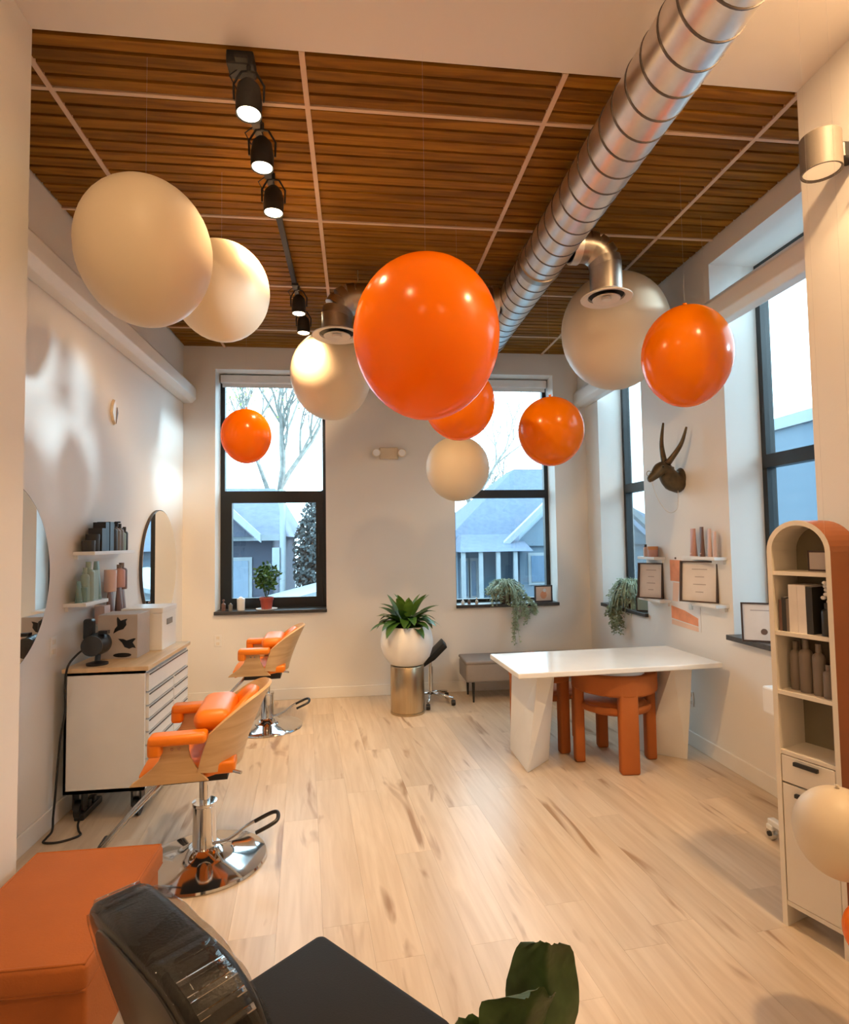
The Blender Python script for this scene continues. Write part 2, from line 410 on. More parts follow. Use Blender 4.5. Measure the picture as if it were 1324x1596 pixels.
# pipe chases along the side walls
def chase(x0, sgn, name, y0, y1):
    pts = [(0,3.05),(.085,3.05),(.13,3.09),(.13,3.20),(.09,3.245),(0,3.245)]
    bm = prism(NB(), [(x0+sgn*a, z) for a, z in pts], 'y', y0, y1); struct(name, bm, 'trim', bevel=.008)
chase(XL, 1, 'trim_1', YF, YB); chase(XR, -1, 'trim_2', YF, YB)
for nm, b in (('baseboard_back', B(XL, XR, YB-.014, YB, 0, .11)), ('baseboard_right', B(XR-.014, XR, YF, YB-.014, 0, .11)), ('baseboard_left', B(XL, XL+.014, YF, YB-.014, 0, .11)),
              ('baseboard_passage_left', B(PL, PL+.014, YN, YF, 0, .11)), ('baseboard_passage_right', B(PR-.014, PR, YN, YF, 0, .11))):
    struct(nm, b, 'trim', bevel=.004)
# windows: built in a local frame: x across 0..w, y outward, z up, then placed
def window(name, wd, ht, loc, rz, rail_z, inset, sash=True, blind=True, sill_out=.03, left_first=True):
    root = thing(name, None, None, loc, rz, kind='structure')
    f0, f1 = inset, inset+.07; s = .045
    bm = NB()
    for a in ((0,s,0,ht),(wd-s,wd,0,ht),(s,wd-s,0,s),(s,wd-s,ht-s,ht)): box(bm, a[0],a[1],f0,f1,a[2],a[3])
    obj('window_frame', bm, 'frame', root)
    obj('meeting_rail', B(s, wd-s, f0-.008, f1, rail_z-.045, rail_z+.045), 'frame', root)
    if sash:
        bm = NB(); q = .075; za, zb = s, rail_z-.045
        for a in ((s,s+q,za,zb),(wd-s-q,wd-s,za,zb),(s+q,wd-s-q,za,za+q),(s+q,wd-s-q,zb-.035,zb)): box(bm, a[0],a[1],f0-.012,f1-.01,a[2],a[3])
        sh = obj('sash', bm, 'frame', root)
        obj('pane', B(s+q-.005, wd-s-q+.005, f0+.03, f0+.036, za+q-.005, zb-.03), 'glass', sh)
        obj('latch', B(wd-s-q+.01, wd-s-q+.03, f0-.035, f0-.012, .55, .80), 'black', sh)
    else:
        obj('pane', B(s-.003, wd-s+.003, f0+.03, f0+.036, s-.003, rail_z-.04), 'glass', root)
    obj('pane', B(s-.003, wd-s+.003, f0+.03, f0+.036, rail_z+.04, ht-s+.003), 'glass', root)
    obj('window_sill', B(-.005, wd+.005, -sill_out, inset, -.022, .012), 'sill', root, bevel=.003)
    if blind:
        b = obj('blind_cassette', rbox(.012, wd-.012, inset-.085, inset-.01, ht-.10, ht-.012, .012, 2), 'blind', root)
        obj('blind_hem', B(.03, wd-.03, inset-.055, inset-.04, ht-.14, ht-.10), 'blind', b)
    return root
window('window_1', 1.122, 2.515, (-1.432,YB,.90), 0, 1.215, .24)
window('window_2', 1.125, 2.515, (1.06,YB,.90), 0, 1.215, .24, sash=False)
window('window_3', .93, 2.58, (XR,5.80,.92), -PI/2, 1.19, .26, sash=False, blind=False)
window('window_4', 1.20, 2.58, (XR,3.70,.92), -PI/2, 1.19, .26, sash=False, blind=False, sill_out=.06)

# ------------------------------------------------------------------ spiral duct
dz = 3.426; dx = 1.227; dr = .14
duct = thing('spiral_duct', 'long galvanised spiral duct with two round diffuser branches under the wooden ceiling', 'duct', (dx,2.0,dz-dr))
obj('duct_tube', cyl(NB(), dr, -.2, 6.10, 40, (dx,0,dz), 'y'), 'steel', duct, 'auto', True)
ring = lathe(NB(), [(dr+.0005,-.006),(dr+.004,-.003),(dr+.004,.003),(dr+.0005,.006)], 40, (0,0,0), 'y')
r0 = obj('seam_ring', ring, 'seam', duct, 'auto'); ys = []
y = .0
while y < 6.05: ys.append(y); y += .125
for i, y in enumerate(ys):
    s = r0 if i == 0 else bpy.data.objects.new('seam_ring', r0.data)
    if i: C.objects.link(s); s.parent = duct
    s.location = (0, y-2.0, dr); s.rotation_euler = (.10,0,.08)
for y in (3.62, 5.02): obj('coupling', lathe(NB(), [(dr+.001,-.03),(dr+.009,-.028),(dr+.009,.028),(dr+.001,.03)], 40, (dx,y,dz), 'y'), 'steel_d', duct, 'auto', True)
def branch(y, xe, zd, sgn, rb):
    xs = dx+sgn*dr*.9
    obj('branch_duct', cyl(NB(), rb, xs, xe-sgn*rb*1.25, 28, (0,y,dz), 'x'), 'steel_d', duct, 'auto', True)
    obj('branch_collar', cyl(NB(), rb+.012, xs, xs+sgn*.05, 28, (0,y,dz), 'x'), 'steel', duct, 'auto', True)
    R = rb*1.25; cx_, cz_ = xe-sgn*R, dz-R
    el = None
    for k in range(4):          # gored elbow
        a0, a1 = PI/2-k*PI/8, PI/2-(k+1)*PI/8
        pts = [(cx_+sgn*R*math.cos(a), y, cz_+R*math.sin(a)) for a in (a0, a1)]
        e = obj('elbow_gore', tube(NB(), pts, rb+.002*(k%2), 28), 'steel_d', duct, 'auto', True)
    z1 = cz_+.01
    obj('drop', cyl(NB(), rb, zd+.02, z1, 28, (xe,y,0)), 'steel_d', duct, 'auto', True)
    df = obj('diffuser', lathe(NB(), [(rb*.9,zd+.03),(rb*1.05,zd+.02),(rb*1.62,zd-.012),(rb*1.6,zd-.018),(rb*1.15,zd-.006),(rb*1.12,zd+.012),(rb*.9,zd+.012)], 36, (xe,y,0)), 'cream', duct, 'auto', True)
    obj('diffuser_core', lathe(NB(), [(0,zd-.028),(rb*.28,zd-.026),(rb*.30,zd-.012),(0,zd-.008)], 28, (xe,y,0)), 'cream', df, 'auto', True)
    obj('diffuser_cone', lathe(NB(), [(rb*.48,zd-.002),(rb*.86,zd-.024),(rb*.88,zd-.018),(rb*.5,zd+.006)], 32, (xe,y,0)), 'cream', df, 'auto', True)
    obj('dark_throat', cyl(NB(), rb*1.1, zd+.006, zd+.011, 28, (xe,y,0)), 'black_m', df, False, True)
    obj('hanger', tube(NB(), [(xe-sgn*R*1.1,y,dz+rb*.98),(xe-sgn*R*1.1,y,H-.012)], .004, 6), 'steel', duct, False, True)
branch(4.30, -.125, 3.155, -1, .115)
branch(3.40, 1.575, 3.115, 1, .098)
for y in (.6, 2.9, 5.6): obj('hanger_strap', B(dx-.012, dx+.012, y-.015, y+.015, dz+dr, H-(.012 if y<YF else .010)), 'steel_d', duct, False, True)

# ------------------------------------------------------------------ track lights
tx = -.455
track = thing('lighting_track', 'black ceiling track carrying five lit spotlights across the wooden slats', 'light track', (tx,2.3,3.59))
obj('rail', B(tx-.017,tx+.017,2.37,5.45,3.60,3.628), 'black_m', track, False, True)
obj('feed_box', rbox(tx-.06,tx+.05,2.37,2.46,3.585,3.643,.006,2), 'black_m', track, False, True)
for y in (2.42, 3.2, 4.0, 4.8, 5.4): obj('stand_off', B(tx-.01,tx+.01,y-.01,y+.01,3.627,H-.010), 'black_m', track, False, True)
order = ['nearest to the white soffit', 'second from the white soffit', 'third from the white soffit', 'fourth from the white soffit', 'farthest of the five, by the back wall']
for i, y in enumerate((2.385, 2.73, 3.11, 4.50, 4.92)):
    t = thing('track_spotlight', 'lit black spotlight on the ceiling track, '+order[i], 'spotlight', (tx+.03,y,3.375), 0, 'spotlights on the ceiling track')
    obj('housing', lathe(NB(), [(.032,.02),(.052,.0),(.054,.06),(.046,.12),(.025,.145),(0,.15)], 24), 'black_m', t, 'auto')
    obj('lens', lathe(NB(), [(0,.004),(.046,.004),(.046,.012),(0,.012)], 24), 'lamp', t)
    obj('yoke', tube(NB(), [(-.06,0,.06),(-.062,0,.13),(-.03,0,.185),(0,0,.19),(.03,0,.185),(.062,0,.13),(.06,0,.06)], .005, 6), 'black_m', t)
    obj('stem', cyl(NB(), .009, .185, .222, 10), 'black_m', t)
    obj('adapter', B(-.05,.0,-.04,.04,.213,.228), 'black_m', t)
    obj('cable', tube(NB(), [(.0,.03,.14),(-.06,.05,.15),(-.085,.03,.19),(-.04,.02,.22)], .003, 5), 'black_m', t)
    lamp('spot_glow', 'SPOT', (0,0,-.003), SPOT_W*(.55,.9,.9,1.1,2.5)[i], WARM, (Vector(((.3,3.2,0),(1.6,4.2,.5),(-1.75,4.2,.9),(-.7,6.14,.9),(.5,6.14,1.2))[i])-Vector((tx+.03,y,3.375))).to_track_quat('-Z','Y').to_euler(), t, spot_size=math.radians(96), spot_blend=.9, shadow_soft_size=.06)
# unseen soffit downlights: three added as warm fill, one inferred from the bookcase shadow
for i, (x, y) in enumerate(((-.5,1.0),(1.86,1.40),(-.5,-1.2),(1.2,-1.2))):
    t = thing('ceiling_downlight', ['round recessed downlight in the soffit above the foreground chair','round recessed downlight in the soffit above the bookcase','round recessed downlight behind the camera on the left','round recessed downlight behind the camera on the right'][i], 'downlight', (x,y,H-.03), 0, 'passage downlights')
    obj('bezel', lathe(NB(), [(.085,.0),(.10,.0),(.10,.018),(.085,.018)], 28), 'white', t, 'auto')
    obj('lens', cyl(NB(), .084, .006, .012, 24), 'lamp', t)
    lamp('down_glow', 'AREA', (0,0,-.004), DOWN_W*(4.0 if i == 1 else 1), WARM, (0,0,0), t, shape='DISK', size=.16)
# wall sconce on the right passage wall
sc = thing('wall_sconce', 'grey cylinder wall light on a black bracket high on the right wall', 'wall light', (1.90,2.08,3.075))
obj('shade', lathe(NB(), [(.0,.150),(.070,.150),(.074,.145),(.074,.0),(.067,.0),(.067,.02),(0,.02)], 32), 'grey_met', sc, 'auto')
obj('lens', cyl(NB(), .066, .008, .016, 24), 'lens_dim', sc)
obj('bracket', rbox(.074, .145, -.03, .03, .05, .12, .008, 2), 'black', sc)
obj('screw', cyl(NB(), .008, -.006, .004, 10, (.135,-.02,-.06), 'x'), 'black', sc)
lamp('sconce_glow', 'SPOT', (0,0,.004), 4, WARM, (0,0,0), sc, spot_size=math.radians(120), spot_blend=.6, shadow_soft_size=.06)

# ------------------------------------------------------------------ balloons
def balloon(label, c, rx, rz, m, knot=True, top=H):
    b = thing('balloon', label, 'balloon', (c[0],c[1],c[2]-rz), 0, 'giant round balloons' )
    obj('skin', ell(NB(), (0,0,rz), rx, rx, rz, 40, 24, lambda z: 1+.03*z-(.0 if z < 0 else .0)), m, b, True)
    kz = 2*rz
    q = rx/.34; obj('knot', lathe(NB(), [(.0,kz+.028*q),(.018*q,kz+.026*q),(.008*q,kz+.012*q),(.02*q,kz-.004*q),(.0,kz-.006*q)], 12), m, b, True)
    obj('thread', tube(NB(), [(0,0,kz+.01),(0,0,top-(c[2]-rz))], .00025, 3), 'thread', b)
    return b
ZT = H-.012
balloon('large white balloon at upper left, nearest the left pillar', (-.852,2.45,2.803), .262, .300, 'b_white', top=ZT)
balloon('white balloon half hidden behind the largest white one at left', (-.715,3.2,2.973), .255, .268, 'b_white', top=ZT)
balloon('cream white balloon under the left duct diffuser before the window', (-.20,4.98,3.03), .345, .380, 'b_white', top=ZT)
balloon('largest orange balloon, hanging in the middle of the room', (.293,2.3,2.422), .296, .331, 'b_orange', top=ZT)
balloon('orange balloon half hidden behind the largest orange one', (.662,3.6,2.47), .225, .235, 'b_orange', top=ZT)
balloon('small white balloon in front of the right back window', (.814,4.55,2.172), .253, .261, 'b_white', top=ZT)
balloon('orange balloon overlapping the right frame of the right back window', (1.402,4.0,2.372), .234, .248, 'b_orange', top=ZT)
balloon('small orange balloon in front of the left back window', (-.84,4.6,2.433), .191, .212, 'b_orange', top=ZT)
balloon('big cream white balloon behind the right duct diffuser', (1.94,4.06,3.14), .392, .432, 'b_white', top=ZT)
balloon('bright orange balloon at right, by the windows of the side wall', (1.850,3.0,2.609), .240, .283, 'b_orange', top=ZT)
balloon('white balloon peeking out behind the bright orange one by the side wall', (2.205,3.36,2.75), .135, .15, 'b_white', top=ZT)
balloon('white balloon low at the right edge before the arched bookcase', (1.515,1.72,.655), .128, .138, 'b_white', top=ZT)
balloon('small orange balloon cut off at the lower right edge', (1.488,1.58,.435), .078, .083, 'b_orange', top=ZT)

# ------------------------------------------------------------------ left wall: mirrors, shelves, leaf
def mirror(label, y, z, ry, rz):
    t = thing('wall_mirror', label, 'mirror', (XL,y,z-rz), 0, 'round mirrors on the left wall')
    def disc(sc_, x0, x1):
        return hexa(NB(), [(x0,ry*sc_*math.cos(2*PI*i/64),rz+rz*sc_*math.sin(2*PI*i/64)) for i in range(64)], [(x1,ry*sc_*math.cos(2*PI*i/64),rz+rz*sc_*math.sin(2*PI*i/64)) for i in range(64)])
    obj('mirror_rim', disc(1, .001, .022), 'mirframe', t); obj('mirror_glass', disc(.985, .022, .026), 'mirror', t)
mirror('round mirror on the left wall beside the back corner', 5.40, 1.41, .45, .50)
mirror('round mirror on the left wall, cut off by the near pillar', 3.05, 1.45, .475, .50)
def bottle_bm(r, h, kind, w=None):
    bm = NB()
    if kind == 'pump':
        lathe(bm, [(r*.95,0),(r,.01),(r,h*.68),(r*.5,h*.78),(r*.3,h*.8),(r*.3,h*.9),(r*.15,h*.9),(r*.15,h)], 14); return bm
    if kind == 'jar': return lathe(bm, [(r*.95,0),(r,.006),(r,h*.7),(r*1.03,h*.7),(r*1.03,h*.98),(r*.97,h)], 16)
    if kind == 'tube': return hexa(bm, [(r*.8*math.cos(2*PI*i/12),r*.8*math.sin(2*PI*i/12),0) for i in range(12)], [(r*1.0*math.cos(2*PI*i/12),r*.12*math.sin(2*PI*i/12),h) for i in range(12)])
    if kind == 'box': return B(-r,r,-r*.7,r*.7,0,h)
    return lathe(bm, [(r*.94,0),(r,.008),(r,h*.72),(r*.85,h*.78),(r*.42,h*.82),(r*.42,h),(0,h)], 14)
def bottle(name, label, cat, loc, r, h, kind, m, cap=None, group=None, rz=0):
    t = thing(name, label, cat, loc, rz, group)
    obj('body', bottle_bm(r, h, kind), m, t, False if kind == 'box' else 'auto')
    if kind in ('round','pump'): obj('cap', cyl(NB(), r*.46, h*.84, h*1.0, 12), cap or 'black', t, 'auto')
    if kind in ('pump',): obj('spout', B(-.006,.03,-.006,.006,h*.97,h*1.02), cap or 'black', t)
    if kind == 'tube': obj('cap', cyl(NB(), r*.75, 0, h*.12, 12), cap or 'black', t, 'auto')
    return t
def wall_shelf(label, y0, y1, z, dep, x=XL, sgn=1):
    t = thing('floating_shelf', label, 'shelf', (x,(y0+y1)/2,z-.03))
    a, b = sorted((0, sgn*dep)); hw = (y1-y0)/2
    obj('board', B(a, b, -hw, hw, .008, .03), 'white', t, bevel=.002)
    obj('bracket_strip', B(min(0,sgn*.02), max(0,sgn*.02), -hw+.02, hw-.02, -.02, .008), 'white', t)
wall_shelf('upper white floating shelf holding dark bottles on the left wall', 3.84, 4.50, 1.565, .13)
wall_shelf('white floating shelf holding green bottles, lower left of three', 3.73, 4.05, 1.255, .13)
wall_shelf('white floating shelf holding brown tubes, beside the far mirror', 4.09, 4.50, 1.085, .13)
GU = 'bottles on the upper shelf of the left wall'
up_items = [(3.74,'jar',.038,.07,'charcoal'),(3.83,'jar',.04,.11,'charcoal'),(3.93,'box',.042,.15,'charcoal'),(4.02,'box',.04,.19,'black'),(4.12,'box',.042,.195,'charcoal'),(4.21,'round',.028,.16,'white'),(4.29,'round',.032,.19,'charcoal'),(4.38,'pump',.033,.20,'greyb'),(4.47,'round',.03,.19,'greyb'),(4.54,'round',.027,.16,'sage'),(4.61,'round',.025,.17,'charcoal')]
for i, (y, k, r, h, m) in enumerate(up_items):
    nth = ['leftmost','second','third','fourth','fifth','sixth','seventh','eighth','ninth','tenth','rightmost'][i]
    look = {'charcoal':'black','black':'black','white':'pale','greyb':'grey','sage':'grey green'}[m]
    nm = {'jar':'hair_product_jar','box':'product_box'}.get(k,'product_bottle')
    bottle(nm, f'{look} hair product {"jar" if k=="jar" else "box" if k=="box" else "bottle"}, {nth} from left on the upper wall shelf', {'jar':'jar','box':'box'}.get(k,'bottle'), (XL+.07,3.89+(y-3.74)*.655,1.565), r, h, k, m, group=GU)
GG = 'green bottles on the lower left shelf'
for i, (y, k, r, h, m) in enumerate([(3.53,'tube',.026,.13,'teal'),(3.60,'jar',.030,.09,'teal'),(3.67,'round',.026,.21,'sage'),(3.75,'round',.036,.245,'sage'),(3.85,'box',.034,.19,'sage'),(3.95,'tube',.040,.245,'teal')]):
    nth = ['leftmost','second','third','fourth','fifth','rightmost'][i]
    bottle({'jar':'product_jar','box':'product_box','tube':'product_tube'}.get(k,'product_bottle'), f'{"teal" if m=="teal" else "pale sage"} {k if k!="round" else "bottle"}, {nth} on the green product shelf', {'round':'bottle'}.get(k,k), (XL+.07,3.77+(y-3.53)*.57,1.255), r, h, k, m, 'sage', GG, PI/2)
GB = 'brown and pink products on the shelf beside the far mirror'
for i, (y, k, r, h, m, xo) in enumerate([(4.16,'box',.045,.115,'pink_l',.06),(4.27,'tube',.042,.20,'umber',.075),(4.36,'tube',.02,.27,'white',.05),(4.45,'tube',.042,.22,'umber',.08),(4.58,'tube',.045,.20,'umber',.06)]):
    nth = ['leftmost','second','third','fourth','rightmost'][i]
    lk = {'pink_l':'pale pink','umber':'brown','white':'white'}[m]
    bottle({'box':'product_box'}.get(k,'product_tube'), f'{lk} {k}, {nth} on the brown product shelf by the mirror', k, (XL+xo,4.13+(y-4.16)*.76,1.085), r, h, k, m, 'taupeb', GB, PI/2)
for i, (y, h, m) in enumerate([(4.27,.15,'pink_l'),(4.45,.16,'pink'),(4.57,.19,'umber')]):
    z = 1.085+(.20,.22,.20)[i]
    bottle('product_tube', ['pale pink tube stacked on the second brown tube','dusty pink bottle stacked on the fourth brown tube','brown bottle stacked on the rightmost brown tube'][i], 'bottle', (XL+(.075,.08,.06)[i],4.13+(y-4.16)*.76,z), .038, h, 'round' if i else 'jar', m, 'taupeb', GB)
# leaf-shaped ornament
lf = [(0,.10),(.035,.045),(.05,0),(.035,-.05),(.012,-.10),(-.02,-.075),(-.05,-.01),(-.035,.05)]
t = thing('wall_ornament', 'small tan diamond-shaped ornament high on the left wall', 'ornament', (XL,4.41,2.572))
obj('plaque', hexa(NB(), [(0.001,a*1.0,b*.95) for a,b in lf], [(.018,a*.85,b*.85) for a,b in lf]), 'emer', t)
obj('dark_half', hexa(NB(), [(.0185,a,b) for a,b in ((.012,-.085),(.042,0),(.028,.04),(.02,-.01))], [(.022,a,b) for a,b in ((.012,-.085),(.042,0),(.028,.04),(.02,-.01))]), 'taupe', t)
def outlet(label, loc, rz):
    t = thing('wall_outlet', label, 'outlet', loc, rz)
    obj('plate', B(-.036,.036,-.006,0,-.058,.058), 'white', t, bevel=.002)
    for s in (-1,1): obj('socket', B(-.016,.016,-.009,-.006,s*.028-.014,s*.028+.014), 'cream', t)
outlet('white wall outlet low on the right wall behind the table', (XR,4.25,.36), -PI/2)
outlet('white wall outlet low on the back wall left of the far styling chair', (-1.40,YB,.62), 0)
outlet('white wall outlet on the left wall above the drawer cart', (XL,3.62,1.02), PI/2)

# ------------------------------------------------------------------ drawer cart and the things on it
ct = thing('drawer_cart', 'white rolling drawer cart with a pale wooden top against the left wall', 'cart', (-1.47,4.05,0))
X0, X1, Y0, Y1 = -1.69, -1.225, 3.63, 4.48
bm = NB(); box(bm, X0, X1-.02, Y0, Y0+.02, .17, .862); box(bm, X0, X1-.02, Y1-.02, Y1, .17, .862); box(bm, X0, X0+.015, Y0, Y1, .17, .862); box(bm, X0, X1-.02, Y0, Y1, .17, .19); box(bm, X0, X1-.02, Y0, Y1, .845, .862)
obj('carcass', bm, 'white', ct, False, True)
obj('cart_top', rbox(X0-.01, X1+.005, Y0-.012, Y1+.012, .862, .888, .004, 2), 'topwood', ct, False, True)
def drawer(y0, y1, z0, z1):
    d = obj('drawer', B(X1-.035, X1-.004, y0, y1, z0, z1), 'white', ct, False, True)
    obj('finger_pull', B(X1-.006, X1-.001, y0+.01, y1-.01, z1-.012, z1-.004), 'charcoal', d, False, True)
drawer(Y0+.024, Y1-.024, .735, .838)
ym = Y0+.50
for k in range(7):
    z1 = .722-k*.077; drawer(Y0+.024, ym-.006, z1-.068, z1)
for k in range(7):
    z1 = .722-k*.077; drawer(ym+.006, Y1-.024, z1-.068, z1)
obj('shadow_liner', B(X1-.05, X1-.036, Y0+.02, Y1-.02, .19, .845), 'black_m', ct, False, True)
for x in (X0+.06, X1-.08):
    for y in (Y0+.08, Y1-.08):
        c_ = obj('caster', cyl(NB(), .052, -.016, .016, 18, (x,y,.054), 'x'), 'black', ct, 'auto', True)
        bm = B(x-.03, x-.018, y-.03, y+.03, .06, .17); box(bm, x+.018, x+.03, y-.03, y+.03, .06, .17); box(bm, x-.03, x+.03, y-.035, y+.035, .15, .17)
        obj('fork', bm, 'black', c_, False, True)
# box printed with two birds
bx = thing('bird_print_box', 'greige card box with black bird silhouettes on the drawer cart', 'box', (-1.50,4.0,.888))
obj('carton', B(-.12,.12,-.11,.11,0,.275), 'boxgrey', bx, bevel=.003)
def bird(cx_, cz_, s, ang):
    pts = [(-1,0),(-.55,.25),(-.2,.3),(.25,.85),(.45,.95),(.40,.45),(.75,.30),(1,.15),(.7,.05),(.5,-.25),(.0,-.35),(-.45,-.12)]
    c2, s2 = math.cos(ang), math.sin(ang)
    return prism(NB(), [(cx_+s*(a*c2-b*s2), cz_+s*(a*s2+b*c2)) for a, b in pts], 'y', -.1122, -.1105)
obj('printed_bird', bird(.02,.20,.062,.75), 'black', bx); obj('printed_bird', bird(.055,.09,.062,-.6), 'black', bx)
obj('printed_perch', prism(NB(), [(.03+.055*math.cos(a*PI/8), .022+.014*math.sin(a*PI/8)) for a in range(16)], 'y', -.1122, -.1105), 'black', bx)
cr = thing('storage_box', 'white lidded storage box behind the bird print box on the cart', 'box', (-1.44,4.29,.888))
obj('carton', B(-.13,.13,-.15,.15,0,.25), 'white', cr, bevel=.003); obj('lid', B(-.135,.135,-.155,.155,.25,.285), 'white', cr, bevel=.003)
obj('label_tab', B(.131,.134,-.06,.06,.16,.20), 'greyb', cr)
# black hair dryer on its round stand
hd = thing('hair_dryer', 'black hair dryer resting on the near end of the drawer cart', 'hair dryer', (-1.55,3.725,.888))
obj('stand_foot', lathe(NB(), [(0,0),(.06,0),(.06,.012),(.02,.022),(0,.022)], 24, (0,0,0)), 'black', hd, 'auto')
obj('stand_post', tube(NB(), [(0,0,.015),(0,.01,.06)], .016, 10), 'black', hd)
obj('barrel', lathe(NB(), [(0,-.09),(.035,-.09),(.055,-.075),(.066,-.02),(.066,.03),(.045,.075),(.03,.085),(0,.085)], 28, (.005,0,.125), 'y'), 'black', hd, 'auto')
obj('air_ring', lathe(NB(), [(.045,-.098),(.06,-.094),(.06,-.08),(.045,-.08)], 28, (.005,0,.125), 'y'), 'charcoal', hd, 'auto')
obj('handle', rbox(-.075,-.02,-.03,.03,.15,.275,.015,3), 'black', hd); obj('switch', B(.02,.07,-.04,.0,.185,.205), 'black', hd)
obj('nozzle', lathe(NB(), [(.03,0),(.02,.05),(.022,.06),(0,.06)], 16, (.0,.08,.125), 'y'), 'black', hd, 'auto')
cord = [(-1.60,3.70,1.0),(-1.63,3.63,.96),(-1.66,3.60,.90),(-1.672,3.60,.78),(-1.668,3.60,.66),(-1.69,3.60,.52),(-1.70,3.59,.35),(-1.705,3.58,.20),(-1.71,3.57,.08),(-1.705,3.55,.012),(-1.70,3.48,.006),(-1.69,3.43,.006),(-1.62,3.42,.006),(-1.56,3.45,.006),(-1.53,3.49,.006),(-1.56,3.54,.006),(-1.60,3.62,.006),(-1.63,3.72,.006)]
def smooth_path(P, n=4):
    P = [Vector(p) for p in P]; out = []
    for i in range(len(P)-1):
        p0, p1, p2, p3 = P[max(i-1,0)], P[i], P[i+1], P[min(i+2,len(P)-1)]
        for k in range(n):
            t = k/n; out.append(.5*((2*p1)+(p2-p0)*t+(2*p0-5*p1+4*p2-p3)*t*t+(3*p1-3*p2+p3-p0)*t**3))
    return out+[P[-1]]
single('electrical_cable', tube(NB(), smooth_path(cord, 10), .006, 8), 'black_m', 'black power cord hanging from the hair dryer and looping on the floor', 'cord', smooth=True)
# power strip under the cart
t = thing('power_strip', 'black power strip with plugs on the floor under the drawer cart', 'power strip', (-1.62,3.80,0), PI/2)
obj('body', rbox(-.13,.13,-.028,.028,0,.04,.008,2), 'black', t)
for k in (-.08,-.02,.05): obj('plug', rbox(k-.02,k+.02,-.02,.02,.04,.075,.006,2), 'black', t)

# ------------------------------------------------------------------ styling chairs (local +x is forward)
def styling_chair(label, loc, rz):
    t = thing('styling_chair', label, 'chair', loc, rz, 'orange styling chairs')
    obj('base', lathe(NB(), [(0,0),(.30,0),(.305,.006),(.30,.016),(.25,.03),(.15,.045),(.10,.062),(.075,.085),(0,.09)], 56), 'chrome', t, 'auto')
    col = obj('column', lathe(NB(), [(.065,.075),(.058,.09),(.055,.28),(.06,.285),(.06,.30),(.035,.302),(0,.302)], 32), 'chrome', t, 'auto')
    obj('piston', cyl(NB(), .026, .28, .435, 20), 'chrome', col, 'auto')
    pl = obj('pump_lever', tube(NB(), smooth_path([(-.04,.03,.10),(-.12,.05,.12),(-.22,.07,.19),(-.27,.08,.215)]), .008, 8), 'chrome_r', t, True)
    obj('lever_grip', tube(NB(), smooth_path([(-.25,.078,.205),(-.33,.082,.24),(-.362,.10,.245),(-.362,.14,.23),(-.33,.158,.215),(-.26,.158,.185)],6), .010, 8), 'black', pl, True)
    obj('seat_bracket', B(-.12,.18,-.09,.09,.43,.497), 'black_m', t)
    def seat(u_, v_):
        x = -.17+.43*u_; y = -.235+.47*v_
        return (x, y, .565+.018*math.sin(PI*v_)-.03*max(0,(u_-.6)/.4)**2)
    obj('seat', sheet(NB(), seat, 14, 8, .06), 'orange_l', t, True, bevel=.012)
    prof = [(.290,.498),(.275,.515),(.235,.540),(.195,.57),(.165,.605),(.150,.64),(.145,.685),(.035,.685),(.034,.645),(.026,.61),(.005,.57),(-.02,.535),(-.055,.496)]
    for s in (-1,1):
        sp = obj('side_plate', prism(NB(), prof, 'y', s*.245 if s>0 else -.262, s*.262 if s>0 else -.245), 'ply', t, bevel=.003)
        for bx_ in (.075,.105): obj('bolt', cyl(NB(), .006, s*.262, s*.266, 10, (bx_,0,.655), 'y'), 'chrome_r', sp)
        obj('arm_pad', rbox(-.05,.205,s*.262-.048,s*.262+.048,.680,.728,.018,4), 'orange_l', t, True)
        obj('arm_nose', rbox(.145,.207,s*.262-.044,s*.262+.044,.632,.715,.016,3), 'orange_l', t, True)
    def shell(u_, v_):          # wrap-round plywood back
        th = math.radians(-86+172*u_); a = abs(u_-.5)*2
        zb = .505+.035*a**2; zt = .875-.165*a**2.6
        z = zb+(zt-zb)*v_; lean = .115*((z-.49)/.36)**1.4
        return (.015-lean-(.20+.02*v_)*math.cos(th), (.268+.012*v_)*math.sin(th), z)
    obj('back_shell', sheet(NB(), shell, 32, 10, -.016), 'ply', t, 'auto')
    def padf(u_, v_):
        th = math.radians(-72+144*u_); a = abs(u_-.5)*2
        zb = .50; zt = .845-.165*a**2.6; z = zb+(zt-zb)*v_; lean = .115*((z-.49)/.36)**1.4 if z > .49 else 0
        return (.030-lean-.185*math.cos(th), .245*math.sin(th), z)
    obj('back_pad', sheet(NB(), padf, 20, 8, -.035), 'orange_l', t, True)
    obj('lumbar_pad', rbox(-.15,.03,-.205,.205,.695,.80,.050,5), 'orange_l', t, True)
    # T footrest
    fr = obj('footrest', tube(NB(), [(.17,-.05,.45),(.34,-.05,.28),(.50,-.05,.10)], .010, 8), 'chrome_r', t, True)
    obj('footrest_bar', tube(NB(), [(.17,.05,.45),(.34,.05,.28),(.50,.05,.10)], .010, 8), 'chrome_r', t, True)
    obj('foot_pad', tube(NB(), [(.50,-.16,.10),(.50,.16,.10)], .013, 8), 'black', t, True)
    obj('recline_knob', tube(NB(), [(-.13,.20,.52),(-.20,.25,.515)], .008, 8), 'chrome_r', t)
    return t
ch = styling_chair('near orange and plywood salon styling chair on a chrome disc base', (-.775,3.12,0), PI+.10)
dup(ch, 'far orange and plywood salon styling chair by the back wall', (-.785,5.27,0), PI+.05)

